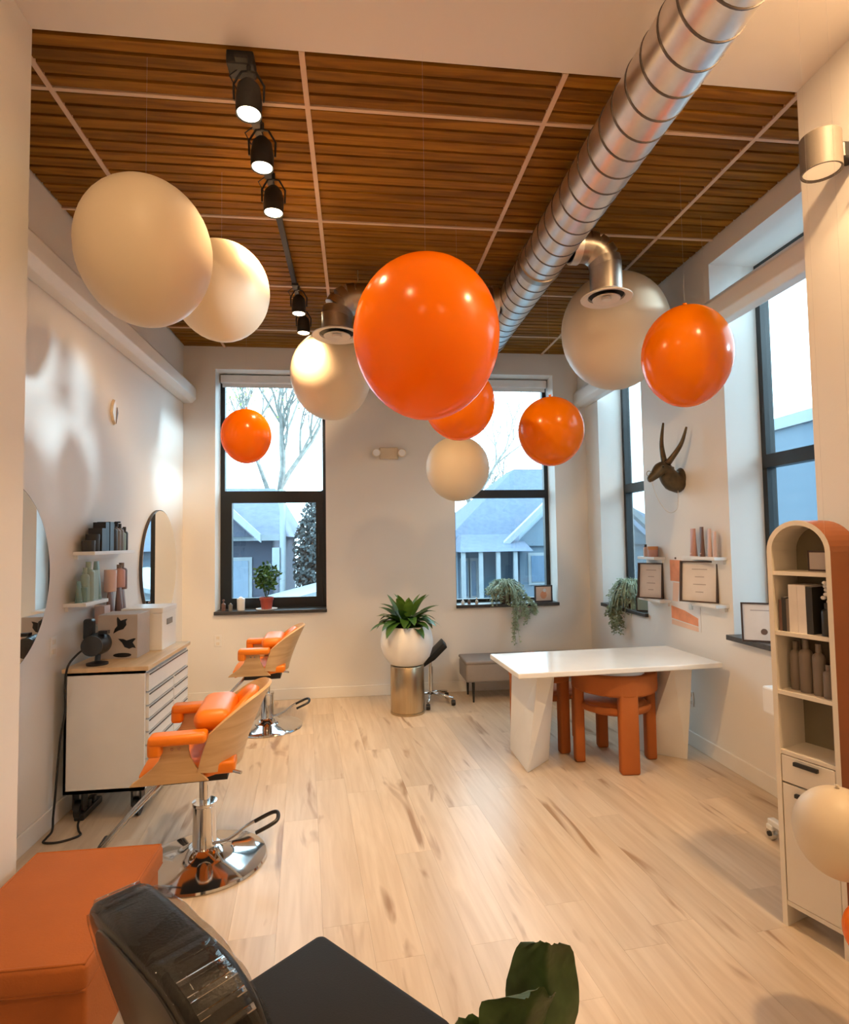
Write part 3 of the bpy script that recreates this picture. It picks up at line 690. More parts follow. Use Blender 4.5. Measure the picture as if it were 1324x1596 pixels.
# ------------------------------------------------------------------ rust storage bench
ot = thing('storage_bench', 'rust orange upholstered storage bench against the left pillar', 'bench', (-.98,2.07,0))
obj('body', rbox(-.215,.225,-.30,.30,.13,.375,.012,3), 'rust2', ot, True)
lid = obj('lid', rbox(-.225,.235,-.325,.325,.378,.455,.018,4), 'rust2', ot, True)
pp = [(-.215,-.315,.452),(.225,-.315,.452),(.225,.315,.452),(-.215,.315,.452)]
obj('piping', tube(NB(), [Vector(pp[i]).lerp(Vector(pp[(i+1)%4]), k/6) for i in range(4) for k in range(6)], .005, 6, True), 'rust2', lid, True)
pb = [(x*1.015,y*1.01,.383) for x,y,z in pp]
obj('piping', tube(NB(), [Vector(pb[i]).lerp(Vector(pb[(i+1)%4]), k/6) for i in range(4) for k in range(6)], .005, 6, True), 'rust2', lid, True)
for x in (-.17,.18):
    for y in (-.25,.25): obj('leg', lathe(NB(), [(.014,0),(.022,.13)], 12, (x,y,0)), 'black_m', ot, 'auto')

# ------------------------------------------------------------------ black foreground chair in plastic wrap (local +x forward)
bc = thing('salon_chair', 'black leather salon chair with its backrest wrapped in clear plastic, in the foreground', 'chair', (-.155,1.36,0), math.radians(42))
obj('base', lathe(NB(), [(0,0),(.30,0),(.305,.006),(.30,.016),(.15,.045),(.075,.085),(0,.09)], 48), 'chrome', bc, 'auto')
obj('column', lathe(NB(), [(.06,.08),(.055,.34),(.03,.345),(0,.345)], 28), 'chrome', bc, 'auto')
obj('seat_bracket', B(-.2,.2,-.15,.15,.34,.38), 'black_m', bc)
obj('seat', rbox(-.25,.285,-.245,.245,.38,.50,.028,5), 'olive', bc, True)
def backf(th, grow=0):
    bm = NB(); w2, h0, h1 = .235+grow, .50, .90+grow
    out = [(-w2+.03,h0),(w2-.03,h0),(w2,h0+.08),(w2+.005,h1-.17)]+[(w2-.11+.115*math.cos(a), h1-.11+.11*math.sin(a)) for a in [k*PI/2/6 for k in range(1,6)]]+[(w2-.14,h1),(-w2+.14,h1)]+[(-w2+.11+.115*math.cos(a), h1-.11+.11*math.sin(a)) for a in [PI/2+k*PI/2/6 for k in range(1,6)]]+[(-w2-.005,h1-.17),(-w2,h0+.08)]
    a = [(-.235-grow-.30*(z-.5)-.05*0, y, z) for y, z in out]; b = [(p[0]+th+2*grow, p[1], p[2]) for p in a]
    hexa(bm, a, b); return bm
obj('backrest', backf(.115), 'leather', bc, True, bevel=.02, segs=4)
obj('back_panel', (lambda bm: bm)(backf(.076, -.035)), 'black', bc, True, bevel=.003).location = (-.0405,0,0)
def wrapf():
    bm = backf(.115, .004)
    bmesh.ops.bevel(bm, geom=[e for e in bm.edges if abs(e.verts[0].co.x-e.verts[1].co.x) < .09 or True], offset=.020, segments=3, affect='EDGES')
    bmesh.ops.subdivide_edges(bm, edges=bm.edges[:], cuts=3, use_grid_fill=True)
    rn = random.Random(5)
    for v in bm.verts:
        k = math.sin(v.co.y*95+v.co.z*37)*.0016+math.sin(v.co.z*140-v.co.y*60)*.0010
        n_ = Vector((v.co.x+.32,v.co.y,(v.co.z-.7)*.8)).normalized(); v.co += n_*(k+.001)
    return bm
obj('plastic_cover', wrapf(), 'plastic', bc, True)
obj('corner_clamp', tube(NB(), smooth_path([(.20,-.20,.385),(.27,-.25,.40),(.315,-.265,.43),(.33,-.25,.405)]), .012, 8), 'chrome', bc, True)
for yy in (-.03,.03): obj('footrest', tube(NB(), [(.22,yy,.36),(.38,yy,.20),(.44,yy,.10)], .011, 8), 'chrome', bc, True)

# ------------------------------------------------------------------ leaf helper and plants
def leaf_bm(ln, wd, bend, fold=.25, nu=7, crinkle=0, seed=0):
    rn = random.Random(seed)
    def f(u_, v_):
        s = u_*ln; a = bend*u_; x = ln*(math.sin(a)/bend if abs(bend) > 1e-3 else u_); z = ln*((1-math.cos(a))/bend if abs(bend) > 1e-3 else 0)
        wv = wd*(math.sin(PI*min(1,u_*.97+.03)**.8)**.75)+.0015; y = (v_-.5)*wv
        cz_ = crinkle*(math.sin(u_*19+seed+v_*5)*.5+math.sin(v_*23+seed*2+u_*7)*.4)
        return (x, y, -z+abs(v_-.5)*wv*fold+cz_)
    return sheet(NB(), f, nu, 4 if not crinkle else 8)
# peace-lily planter on a metal drum
px_, py_ = .468, 5.50
pd = thing('drum_pedestal', 'brushed champagne metal drum pedestal under the white planter', 'pedestal', (px_,py_,0))
obj('drum', lathe(NB(), [(.155,0),(.158,.004),(.158,.436),(.155,.44),(0,.44)], 44), 'brass', pd, 'auto'); obj('foot_ring', lathe(NB(), [(.159,.0),(.163,.002),(.163,.018),(.159,.02)], 44), 'brass', pd, 'auto')
pt = thing('potted_plant', 'broad leafed green plant in a white bowl planter on the metal drum', 'plant', (px_,py_,.44))
obj('bowl', lathe(NB(), [(0,0),(.12,0),(.16,.015),(.215,.08),(.245,.17),(.248,.23),(.232,.31),(.20,.365),(.185,.365),(.19,.34),(0,.33)], 44), 'pot_w', pt, 'auto')
obj('soil', cyl(NB(), .185, .325, .338, 28), 'soil', pt)
rn = random.Random(11); lm = [leaf_bm(.27, .095, 1.3, seed=1), leaf_bm(.25, .095, .9, seed=2), leaf_bm(.24, .095, .5, seed=3)]
proto = [obj('leaf', b, 'leaf_y' if i == 2 else 'leaf', pt, True) for i, b in enumerate(lm)]
for k in range(58):
    i = 0 if k < 28 else (1 if k < 46 else 2)
    s = proto[i] if k in (0,28,46) else bpy.data.objects.new('leaf', proto[i].data)
    if k not in (0,28,46): C.objects.link(s); s.parent = pt
    az = k*2.399+rn.uniform(-.3,.3); el = (-.45,-.9,-1.2)[i]+rn.uniform(-.22,.22)
    r_ = rn.uniform(.01,.10); sc_ = rn.uniform(.85,1.15)
    s.location = (r_*math.cos(az), r_*math.sin(az), .335+rn.uniform(.02,.09)+(.06 if i == 2 else 0)); s.rotation_euler = (0, el, az); s.scale = (sc_,sc_,sc_)
# dark leafy plant in the foreground
fp = thing('foreground_plant', 'dark crinkled leaf plant at the bottom edge of the picture', 'plant', (.27,.93,0))
obj('pot', lathe(NB(), [(0,0),(.12,0),(.15,.30),(.155,.32),(.14,.32),(.135,.29),(0,.29)], 32), 'black', fp, 'auto'); obj('soil', cyl(NB(), .135, .28, .295, 24), 'soil', fp)
obj('stem', tube(NB(), [(0,0,.28),(.01,.0,.5),(-.01,.01,.7),(0,0,.80)], .012, 8), 'leaf', fp, True)
def big_leaf(base, rot, ln, wd, bend, seed, curl=.35):
    def f(u_, v_):
        a = bend*u_; z = ln*math.sin(a)/bend; y = -ln*(1-math.cos(a))/bend
        tip = max(0, (u_-.72)/.28); wv = wd*(.35+.65*min(1,u_/.45)**.7)*math.sqrt(max(.02,1-.85*tip**2.5))*(1+.07*math.sin(u_*15+seed)); q = v_-.5
        cr_ = .004*math.sin(v_*8+seed+u_*3)+.004*math.sin(u_*11+seed*1.7-v_*5)-.007*math.exp(-(q*9)**2)+.0025*math.sin(u_*38+abs(q)*30)
        return (q*wv, y+curl*wv*(q*q*4)*.5-.02+cr_-.03*tip*tip, z+.004*math.sin(v_*9+seed)*u_-.02*tip*abs(q)*2)
    l_ = obj('leaf', sheet(NB(), f, 20, 16), 'leaf_d', fp, True); l_.location = base; l_.rotation_euler = rot
    return l_
big_leaf((-.045,.03,.64), (0,.10,.15), .300, .125, .30, 3)
big_leaf((.015,.04,.64), (0,.08,-.25), .312, .115, -.25, 5, .5)
big_leaf((-.02,-.03,.58), (.15,.0,.1), .26, .12, .5, 8)
big_leaf((-.06,.05,.745), (.25,-1.05,.3), .20, .10, .5, 12)
big_leaf((-.05,.10,.745), (.5,-1.0,-.1), .19, .09, .5, 15)
big_leaf((.04,-.05,.58), (.8,0,-1.2), .22, .11, .9, 21)
def strand_foliage(seed, n, spread, height, droop, x=0):
    rn = random.Random(seed); bm = NB()
    for k in range(n):
        az = rn.uniform(0, 2*PI); r_ = rn.uniform(.4,1)*spread; hh = height*rn.uniform(.5,1); dd = droop*rn.random()**2
        P = [(0,0,0),(r_*.35*math.cos(az), r_*.35*math.sin(az), hh*.8),(r_*.8*math.cos(az), r_*.8*math.sin(az), hh*.6-dd*.15),(r_*math.cos(az)*1.05, r_*math.sin(az)*1.05, -dd+hh*.2)]
        P = smooth_path(P, 3); wv = rn.uniform(.006,.012); pr = None
        side = Vector((-math.sin(az), math.cos(az), rn.uniform(-.5,.5))).normalized()
        for i, p in enumerate(P):
            ww = wv*math.sin(PI*min(1,(i+.6)/len(P)))+.001
            a, b = bm.verts.new(p-side*ww*.5), bm.verts.new(p+side*ww*.5)
            if pr: bm.faces.new((pr[0],pr[1],b,a))
            pr = (a,b)
        for q in range(5):
            p = P[rn.randrange(2,len(P))]; d = Vector((rn.uniform(-1,1),rn.uniform(-1,1),rn.uniform(-1,.6))).normalized()*.028; e = d.orthogonal().normalized()*.008
            vs_ = [bm.verts.new(p+o_) for o_ in (-e*.3, d*.5-e, d, d*.5+e)]; bm.faces.new(vs_)
    return bm
def trailing(label, loc, spread, height, droop, seed, tails, n=420):
    t = thing('trailing_plant', label, 'plant', loc)
    obj('pot', lathe(NB(), [(0,0),(.055,0),(.072,.10),(.066,.10),(.062,.085),(0,.085)], 24), 'taupe', t, 'auto')
    o = obj('foliage', strand_foliage(seed, n, spread, height, droop), 'leaf_p', t); o.location = (0,0,.09); o['kind'] = 'stuff'
    rn = random.Random(seed+1); bm = NB()
    for (tx_, ty_, L_) in tails:
        for k in range(10):
            pts = smooth_path([(0,0,.10),(tx_*.6,ty_*.7,.11),(tx_+rn.uniform(-.03,.03),ty_,-.02),(tx_+rn.uniform(-.05,.05),ty_-.01,-L_*rn.uniform(.5,1))],5)
            tube(bm, pts, .0018, 4)
            for p in pts[6:]:
                for q in range(3):
                    d = Vector((rn.uniform(-1,1),rn.uniform(-.5,.5),rn.uniform(-1,.3))).normalized()*.03; e = d.orthogonal().normalized()*.009
                    bm.faces.new([bm.verts.new(p+o_) for o_ in (-e*.2, d*.5-e, d, d*.5+e)])
    o = obj('trailing_stems', bm, 'leaf_p', t); o['kind'] = 'stuff'
    return t
trailing('pale trailing plant on the sill of the right back window', (1.62,6.22,.912), .24, .20, .14, 3, [(.06,-.16,.42),(.16,-.13,.22),(.27,-.13,.12)])
trailing('pale trailing plant on the sill of the far side window', (2.62,5.34,.932), .21, .22, .20, 7, [(-.14,.08,.26),(-.13,-.02,.24),(-.14,.14,.16)])
sp = thing('potted_plant', 'small bushy green plant in a red pot on the left back sill', 'plant', (-.93,6.22,.912))
obj('pot', lathe(NB(), [(0,0),(.052,0),(.066,.10),(.072,.10),(.072,.13),(.06,.13),(.056,.11),(0,.11)], 24), 'terra', sp, 'auto')
obj('saucer', lathe(NB(), [(0,-.0),(.10,0),(.11,.012),(.10,.008),(0,.006)], 24), 'white', sp, 'auto')
def bush(seed, n, rx, rz, zc):
    rn = random.Random(seed); bm = NB()
    for k in range(n):
        v = Vector((rn.gauss(0,1),rn.gauss(0,1),rn.gauss(0,1))).normalized()*rn.random()**.4; p = Vector((v.x*rx,v.y*rx,zc+v.z*rz))
        d = Vector((rn.uniform(-1,1),rn.uniform(-1,1),rn.uniform(-.4,1))).normalized()*.05; e = d.orthogonal().normalized()*.016
        bm.faces.new([bm.verts.new(p+o_) for o_ in (-e*.2, d*.5-e, d, d*.5+e)])
    for k in range(9):
        a = k*2.4; tube(bm, [(0,0,.1),(.03*math.cos(a),.03*math.sin(a),.2),(rx*.6*math.cos(a),rx*.6*math.sin(a),zc+rz*.3)], .003, 5)
    return bm
o = obj('foliage', bush(4, 420, .13, .15, .33), 'leaf', sp); o['kind'] = 'stuff'

# ------------------------------------------------------------------ saddle stool and bench by the back wall
st = thing('saddle_stool', 'black saddle stool on a chrome caster base behind the white planter', 'stool', (.72,5.76,0))
obj('column', cyl(NB(), .022, .09, .36, 16), 'chrome', st, 'auto'); obj('gas_lift', cyl(NB(), .014, .34, .46, 14), 'chrome', st, 'auto')
def saddle(u_, v_):
    x = -.15+.30*u_; y = -.13+.26*v_
    return (x*.8, y, .50+x*.62+.03*math.cos(PI*(v_-.5))-.02*(1-abs(u_-.5)*2))
obj('seat', sheet(NB(), saddle, 10, 8, .05), 'leather', st, True)
obj('tilt_plate', B(-.05,.05,-.05,.05,.44,.465), 'black_m', st)
obj('tilt_lever', tube(NB(), [(-.02,0,.44),(-.12,-.03,.40)], .008, 8), 'black', st)
for k in range(5):
    a = k*2*PI/5-.55; c1, s1 = math.cos(a), math.sin(a)
    lg = obj('base_arm', tube(NB(), [(0,0,.105),(.12*c1,.12*s1,.09),(.24*c1,.24*s1,.07)], [.018,.015,.012], 8), 'chrome', st, True)
    obj('caster', lathe(NB(), [(0,-.018),(.026,-.018),(.028,0),(.026,.018),(0,.018)], 14, (.24*c1,.24*s1,.0285), 'x'), 'black', lg, 'auto')
bn = thing('upholstered_bench', 'low grey upholstered bench with thin dark legs under the right back window', 'bench', (1.66,5.86,0))
obj('cushion', rbox(-.60,.62,-.20,.20,.20,.385,.025,4), 'bench', bn, True)
obj('top_pad', rbox(-.605,.625,-.205,.205,.375,.41,.016,3), 'bench', bn, True)
for x in (-.52,.54):
    for y in (-.15,.15): obj('leg', lathe(NB(), [(.009,0),(.016,.21)], 10, (x,y,0)), 'black_m', bn, 'auto')
for x in (-.3,.3): obj('button', lathe(NB(), [(0,-.004),(.012,0),(0,.004)], 12, (x,-.202,.29), 'y'), 'bench', bn, 'auto')

# ------------------------------------------------------------------ white table
tb = thing('work_table', 'white marble topped table with splayed slab legs by the right wall', 'table', (1.75,4.05,0), math.radians(2.5))
obj('tabletop', rbox(-.735,.722,-.340,.335,.70,.735,.006,2), 'marble', tb)
for s in (-1,1):
    bot = [(s*.575,-.06),(s*.36,.14),(s*.36,.33),(s*.575,.33)]; top = [(s*.56,-.24),(s*.43,-.22),(s*.43,.24),(s*.66,.24),(s*.665,-.20)]
    bot = [(s*.60,-.08),(s*.37,.12),(s*.37,.36),(s*.58,.38)]; top = [(s*.565,-.23),(s*.435,-.20),(s*.435,.22),(s*.60,.22)]
    obj('slab_leg', hexa(NB(), [(a,b,0) for a,b in bot], [(a,b,.70) for a,b in top]), 'white', tb, bevel=.004)
# ------------------------------------------------------------------ sculptural rust chairs (local +x forward)
def rust_chair(label, loc, rz):
    t = thing('sculptural_chair', label, 'chair', loc, rz, 'rust sculptural chairs')
    for ad in (180,90,270,0):
        a = math.radians(ad); x, y = .262*math.cos(a), .262*math.sin(a); wv = .065 if ad == 180 else .04
        bm = rbox(-wv,wv,-.036,.036,0,.60 if ad else .43,.016,3)
        bmesh.ops.rotate(bm, cent=(0,0,0), matrix=Matrix.Rotation(a+PI/2,3,'Z'), verts=bm.verts[:]); bmesh.ops.translate(bm, vec=(x,y,0), verts=bm.verts[:])
        obj('leg', bm, 'rust', t, True)
    obj('seat', lathe(NB(), [(0,.335),(.10,.338),(.19,.36),(.225,.40),(.225,.43),(.20,.452),(0,.46)], 36), 'rust', t, True)
    obj('seat_rim', lathe(NB(), [(.20,.375),(.245,.38),(.255,.40),(.25,.425),(.20,.43)], 36), 'rust', t, True)
    def band(u_, v_):
        th = math.radians(82+196*u_); k = 1-abs(u_-.5)*2
        return (.302*math.cos(th), .302*math.sin(th), .525-.015*k+(.125+.02*k)*v_)
    o = obj('backrest', sheet(NB(), band, 26, 4, .055), 'rust', t, 'auto', bevel=.016, segs=3)
    return t
rc = rust_chair('rust sculptural chair tucked under the front of the white table', (1.85,4.085,0), math.radians(86))
dup(rc, 'rust sculptural chair mostly hidden behind the left slab leg of the table', (1.50,4.53,0), math.radians(8))

# ------------------------------------------------------------------ arched bookcase (local: x along front from far to near, y into depth, z up)
FL = Vector((1.738,2.285,0)); FR = Vector((1.822,2.045,0)); fd = (FR-FL); BW = fd.length; bang = math.atan2(fd.y, fd.x)
bk = thing('arched_bookcase', 'tall narrow cream arched bookcase with drawers at the right edge', 'bookcase', tuple(FL), bang)
# local y must point away from the room: rotate +x by +90 deg
BD = .185; R_ = BW/2; zs = 1.66-R_; th = .020
outer = [(0,0),(0,zs)]+[(R_-R_*math.cos(a), zs+R_*math.sin(a)) for a in [k*PI/18 for k in range(1,18)]]+[(BW,zs),(BW,0)]
inner = [(th,0),(th,zs)]+[(R_-(R_-th)*math.cos(a), zs+(R_-th)*math.sin(a)) for a in [k*PI/18 for k in range(1,18)]]+[(BW-th,zs),(BW-th,0)]
bm = NB(); n = len(outer)
def ringv(pts, y): return [bm.verts.new((p[0],y,p[1])) for p in pts]
o0, o1, i0, i1 = ringv(outer,0), ringv(outer,BD), ringv(inner,0), ringv(inner,BD)
for k in range(n-1):
    bm.faces.new((o0[k],o0[k+1],i0[k+1],i0[k])).material_index = 0
    bm.faces.new((o1[k],i1[k],i1[k+1],o1[k+1])); bm.faces.new((i0[k],i0[k+1],i1[k+1],i1[k])).material_index = 0
    bm.faces.new((o0[k],o1[k],o1[k+1],o0[k+1])).material_index = 1
bm.faces.new((o0[0],i0[0],i1[0],o1[0])); bm.faces.new((o0[-1],o1[-1],i1[-1],i0[-1]))
obj('carcass', bm, ['cream','caramel'], bk)
obj('back_panel', prism(NB(), [(th*.5,.09)]+inner[1:-1]+[(BW-th*.5,.09)], 'y', BD-.012, BD-.004), 'olive_back', bk)
levels = [1.450, 1.200, .956, .712]
for z in levels: obj('shelf', B(th, BW-th, .004, BD-.012, z-.016, z), 'cream', bk)
def front(z0, z1, hz):
    d = obj('drawer' if z0 > .3 else 'cabinet_door', B(th+.003, BW-th-.003, .002, .020, z0, z1), 'cream', bk, bevel=.002)
    obj('handle', rbox(BW*.5-.05, BW*.5+.045, -.014, .002, hz-.008, hz+.008, .003, 2), 'black', d)
front(.585, .692, .672); front(.105, .578, .545)
obj('bottom_board', B(th, BW-th, .004, BD-.012, .085, .103), 'cream', bk)
mtx = Matrix.Translation(FL) @ Matrix.Rotation(bang, 4, 'Z')
def inb(x, y, z): return tuple(mtx @ Vector((x,y,z)))
GBK = 'books on the bookcase shelf'
xx = th+.006
for i, (w_, h_, m, lb) in enumerate([(.012,.13,'umber','dark brown book, leftmost on the bookcase shelf'),(.018,.14,'charcoal','black book second on the bookcase shelf'),(.012,.135,'taupeb','taupe book left of the white volumes on the bookcase shelf'),(.036,.195,'paper','left one of two tall white books on the bookcase shelf'),(.034,.195,'paper','right one of two tall white books on the bookcase shelf'),(.026,.19,'charcoal','tall charcoal book right of the white books on the bookcase shelf')]):
    t = thing('book', lb, 'book', inb(xx+w_/2,.075,1.20), bang, GBK)
    obj('cover', B(-w_/2+.0005,w_/2-.0005,-.05,.06,0,h_), m, t); obj('pages', B(-w_/2+.003,w_/2-.003,-.046,.0605,.003,h_+.0002), 'paper', t); xx += w_
t = thing('flower_bottle', 'dark bottle with white blossoms at the near end of the book shelf', 'vase', inb(BW-th-.026,.04,1.20))
obj('body', bottle_bm(.020,.13,'round'), 'charcoal', t, 'auto')
for k in range(6): obj('blossom', ell(NB(), (.012*math.cos(k*1.9),.012*math.sin(k*2.3),.135+.015*k), .010,.010,.008, 8, 6), 'paper', t, True)
t = thing('framed_picture', 'small dark framed picture leaning in the arch top of the bookcase', 'picture', inb(BW-th-.075,.10,1.45), bang)
obj('frame', B(-.05,.05,0,.012,0,.085), 'darkframe', t); obj('print', B(-.042,.042,-.002,0,.008,.077), 'ink', t)
GT = 'bottles on the lower bookcase shelf'
for i, (x, y, r, h, lb) in enumerate([(.055,.08,.024,.20,'grey brown bottle leftmost on the lower bookcase shelf'),(.105,.065,.026,.215,'tall grey brown bottle second on the lower bookcase shelf'),(.158,.06,.024,.205,'grey brown bottle third on the lower bookcase shelf'),(.200,.045,.019,.13,'short grey brown bottle rightmost on the lower bookcase shelf')]):
    bottle('shampoo_bottle', lb, 'bottle', inb(x,y,.956), r, h, 'round', 'taupeb', 'taupeb', GT)

# ------------------------------------------------------------------ rolling stand behind the bookcase
rs = thing('rolling_stand', 'white metal rolling stand on casters half hidden behind the bookcase', 'trolley', (2.275,2.72,0))
for x in (-.10,.10):
    bar = obj('base_bar', rbox(x-.02,x+.02,-.20,.20,.075,.105,.006,2), 'white', rs)
    for y in (-.18,.18):
        cs = obj('caster', lathe(NB(), [(0,-.014),(.028,-.014),(.032,0),(.028,.014),(0,.014)], 16, (x-.01,y,.032), 'x'), 'chrome_r', rs, 'auto')
        obj('hub', cyl(NB(), .013, -.020, -.0141, 12, (x-.01,y,.032), 'x'), 'black', cs)
        obj('housing', rbox(x-.028,x+.02,y-.022,y+.022,.05,.078,.006,2), 'white', cs)
    obj('post', cyl(NB(), .013, .10, .78, 14, (x,0,0)), 'chrome_r', rs, 'auto'); obj('sleeve', cyl(NB(), .02, .10, .25, 14, (x,0,0)), 'white', rs, 'auto'); obj('knob', lathe(NB(), [(0,-.03),(.014,-.026),(.014,-.012),(0,-.012)], 12, (x-.008,-.01,.25), 'x'), 'black', rs, 'auto')
obj('tray', rbox(-.125,.125,-.19,.19,.66,.80,.01,2), 'white', rs); obj('tray', rbox(-.09,.12,-.16,.16,.40,.425,.008,2), 'white', rs)

# ------------------------------------------------------------------ right wall: shelves, frames, tubes, print
wall_shelf('small white shelf with pink jars beside the far side window', 4.55, 4.84, 1.435, .10, XR, -1)
wall_shelf('white picture ledge holding the first framed certificate', 4.48, 4.84, 1.085, .10, XR, -1)
wall_shelf('white shelf holding pink tubes above the framed certificate', 3.74, 4.14, 1.455, .10, XR, -1)
wall_shelf('white picture ledge holding the framed certificate between the windows', 3.74, 4.18, 1.125, .10, XR, -1)
def certificate(label, loc, rz, wd, ht, dep, seal=False, lines=4, tilt=.10):
    t = thing('framed_certificate', label, 'frame', loc, rz)
    bm = NB(); b = .010
    for a in ((-wd/2,wd/2,0,b),(-wd/2,wd/2,ht-b,ht),(-wd/2,-wd/2+b,b,ht-b),(wd/2-b,wd/2,b,ht-b)): box(bm, a[0],a[1],0,dep,a[2],a[3])
    fr = obj('frame', bm, 'darkframe', t); 
    sh = obj('sheet', B(-wd/2+b, wd/2-b, dep*.35, dep*.5, b, ht-b), 'paper', t)
    obj('backing', B(-wd/2+b*.5, wd/2-b*.5, dep*.6, dep*.95, b*.5, ht-b*.5), 'taupe', t)
    for k in range(lines):
        lw = (.5,.3,.42,.26,.38)[k%5]*wd*.8; z = ht*(.80-.55*k/max(1,lines-1))
        lo = -wd*.14 if seal else 0; obj('text_line', B(lo-lw/2, lo+lw/2, dep*.33, dep*.349, z-.003, z+.003), 'ink', sh)
    if seal: obj('seal', cyl(NB(), .019, dep*.32, dep*.348, 16, (-wd*.12,0,ht*.26), 'y'), 'taupe', sh)
    for c_ in t.children: c_.rotation_euler = (-tilt,0,0)
    return t
certificate('white certificate in a dark frame on the picture ledge beside the far side window', (2.455,4.66,1.085), -.95, .22, .30, .07)
certificate('large white certificate in a dark frame on the ledge between the side windows', (2.45,3.95,1.125), -.95, .27, .30, .07)
certificate('certificate with a dark seal in a dark frame on the near side window sill', (2.575,3.37,.932), -.55, .33, .245, .02, True, 1)
GP = 'pink tubes on the side wall shelf'
for i, (y, r, h, m) in enumerate([(4.06,.035,.205,'pink'),(3.95,.024,.215,'umber'),(3.86,.022,.20,'pink_l'),(3.80,.020,.18,'pink_l')]):
    bottle('product_tube', ['wide dusty pink tube leftmost on the side wall shelf','thin brown tube second on the side wall shelf','pale pink tube third on the side wall shelf','palest pink tube nearest the window on the side wall shelf'][i], 'tube', (2.50,y,1.455), r, h, 'tube', m, 'pink_l', GP, PI/2)
t = thing('pink_jar', 'squat dusty coral jar on the small shelf by the far side window', 'jar', (2.50,4.66,1.435)); obj('body', bottle_bm(.042,.085,'jar'), 'pink', t, 'auto'); obj('lid', cyl(NB(), .044, .06, .088, 18), 'amber', t, 'auto')
t = thing('small_bottle', 'small pale bottle beside the coral jar on the small shelf', 'bottle', (2.50,4.78,1.435)); obj('body', bottle_bm(.02,.10,'round'), 'pink_l', t, 'auto'); obj('cap', cyl(NB(), .01, .08, .105, 10), 'charcoal', t, 'auto')
ps = thing('wall_print', 'orange and peach abstract print on white paper pinned to the side wall', 'poster', (XR,4.29,.885))
def flat(pts, d0, d1, m, name):       # pts (along, z) with along growing toward the camera
    return obj(name, prism(NB(), [(-a,z) for a,z in pts], 'x', -d1, -d0), m, ps)
flat([(-.21,0),(.21,0),(.21,.30),(.02,.30),(.02,.56),(-.21,.56)], .001, .003, 'paper', 'sheet')
flat([(-.19,.36),(-.02,.36),(0,.44),(-.02,.53),(-.19,.53)], .0031, .0036, 'coral', 'ink_shape')
flat([(-.17,.20),(-.09,.20),(-.06,.35),(-.15,.35)], .0031, .0036, 'peach', 'ink_shape')
flat([(-.03,.20),(-.005,.20),(-.0,.31),(-.03,.31)], .0031, .0036, 'coral', 'ink_shape')
flat([(-.19,.06),(.18,.04),(.18,.10),(.0,.14),(-.19,.16)], .0031, .0036, 'coral', 'ink_shape')
flat([(-.19,.01),(.18,.0),(.18,.035),(-.19,.05)], .0031, .0036, 'peach', 'ink_shape')
obj('pin', lathe(NB(), [(0,-.012),(.008,-.010),(.008,-.003),(0,-.003)], 10, (0,.10,.545), 'x'), 'taupe', ps, 'auto')
obj('stand', B(-.03,-.0035,-.12,-.10,.16,.28), 'glass', ps)
t = thing('framed_picture', 'small grey green picture on the far side window sill behind the trailing plant', 'picture', (2.60,4.99,.932), -.75)
obj('frame', B(-.09,.09,0,.015,0,.14), 'darkframe', t); obj('print', B(-.08,.08,-.002,0,.01,.13), 'sage', t)

# ------------------------------------------------------------------ antelope head
an = thing('antelope_head', 'dark bronze antelope head with two long horns mounted on the side wall', 'wall sculpture', (XR,4.29,1.95))
AX = lambda x,y,z: (x-XR, y-4.29, z-1.95)
obj('mount', lathe(NB(), [(0,-.035),(.06,-.03),(.085,0)], 24, AX(XR,4.29,2.06), 'x'), 'bronze', an, 'auto')
nk = tube(NB(), smooth_path([AX(2.53,4.29,2.03),AX(2.47,4.27,2.04),AX(2.42,4.25,2.09),AX(2.385,4.23,2.13),AX(2.345,4.22,2.125),AX(2.30,4.21,2.085),AX(2.255,4.20,2.05),AX(2.235,4.20,2.04)],3),
          [.085,.082,.079,.076,.073,.070,.066,.063,.060,.058,.056,.054,.052,.048,.043,.038,.034,.030,.027,.024,.021,.014], 14)
obj('head', nk, 'bronze', an, True)
for s in (-1,1):
    tip = (2.375,4.20,2.485) if s > 0 else (2.49,4.075,2.43)
    b0 = (2.395,4.215+s*.02,2.165); md = ((b0[0]+tip[0])/2+(-.012 if s > 0 else .02), (b0[1]+tip[1])/2+s*.015, (b0[2]+tip[2])/2)
    obj('horn', tube(NB(), smooth_path([AX(*b0), AX(*md), AX(*tip)],8), [.025-.0011*i for i in range(17)], 10), 'bronze', an, True)
    e = leaf_bm(.07, .03, .5, .3); o = obj('ear', e, 'bronze', an, True); o.location = AX(2.40,4.235+s*.05,2.14); o.rotation_euler = (0,.1,s*1.5)
    obj('eye', ell(NB(), AX(2.345,4.215+s*.048,2.14), .008,.008,.008, 10, 8), 'black', an, True)
obj('nose_ring', tube(NB(), [(AX(2.245+.0,4.20,2.09)[0]+.02*math.cos(a*PI/6), AX(2.245,4.20,2.09)[1], AX(2.245,4.20,2.09)[2]+.02*math.sin(a*PI/6)) for a in range(12)], .003, 6, True), 'brass', an, True)
obj('chain', tube(NB(), smooth_path([AX(2.25,4.19,2.05),AX(2.30,4.18,1.89),AX(2.38,4.18,1.79),AX(2.46,4.19,1.82),AX(2.50,4.24,1.96)],6), .0022, 6), 'cream', an, True)

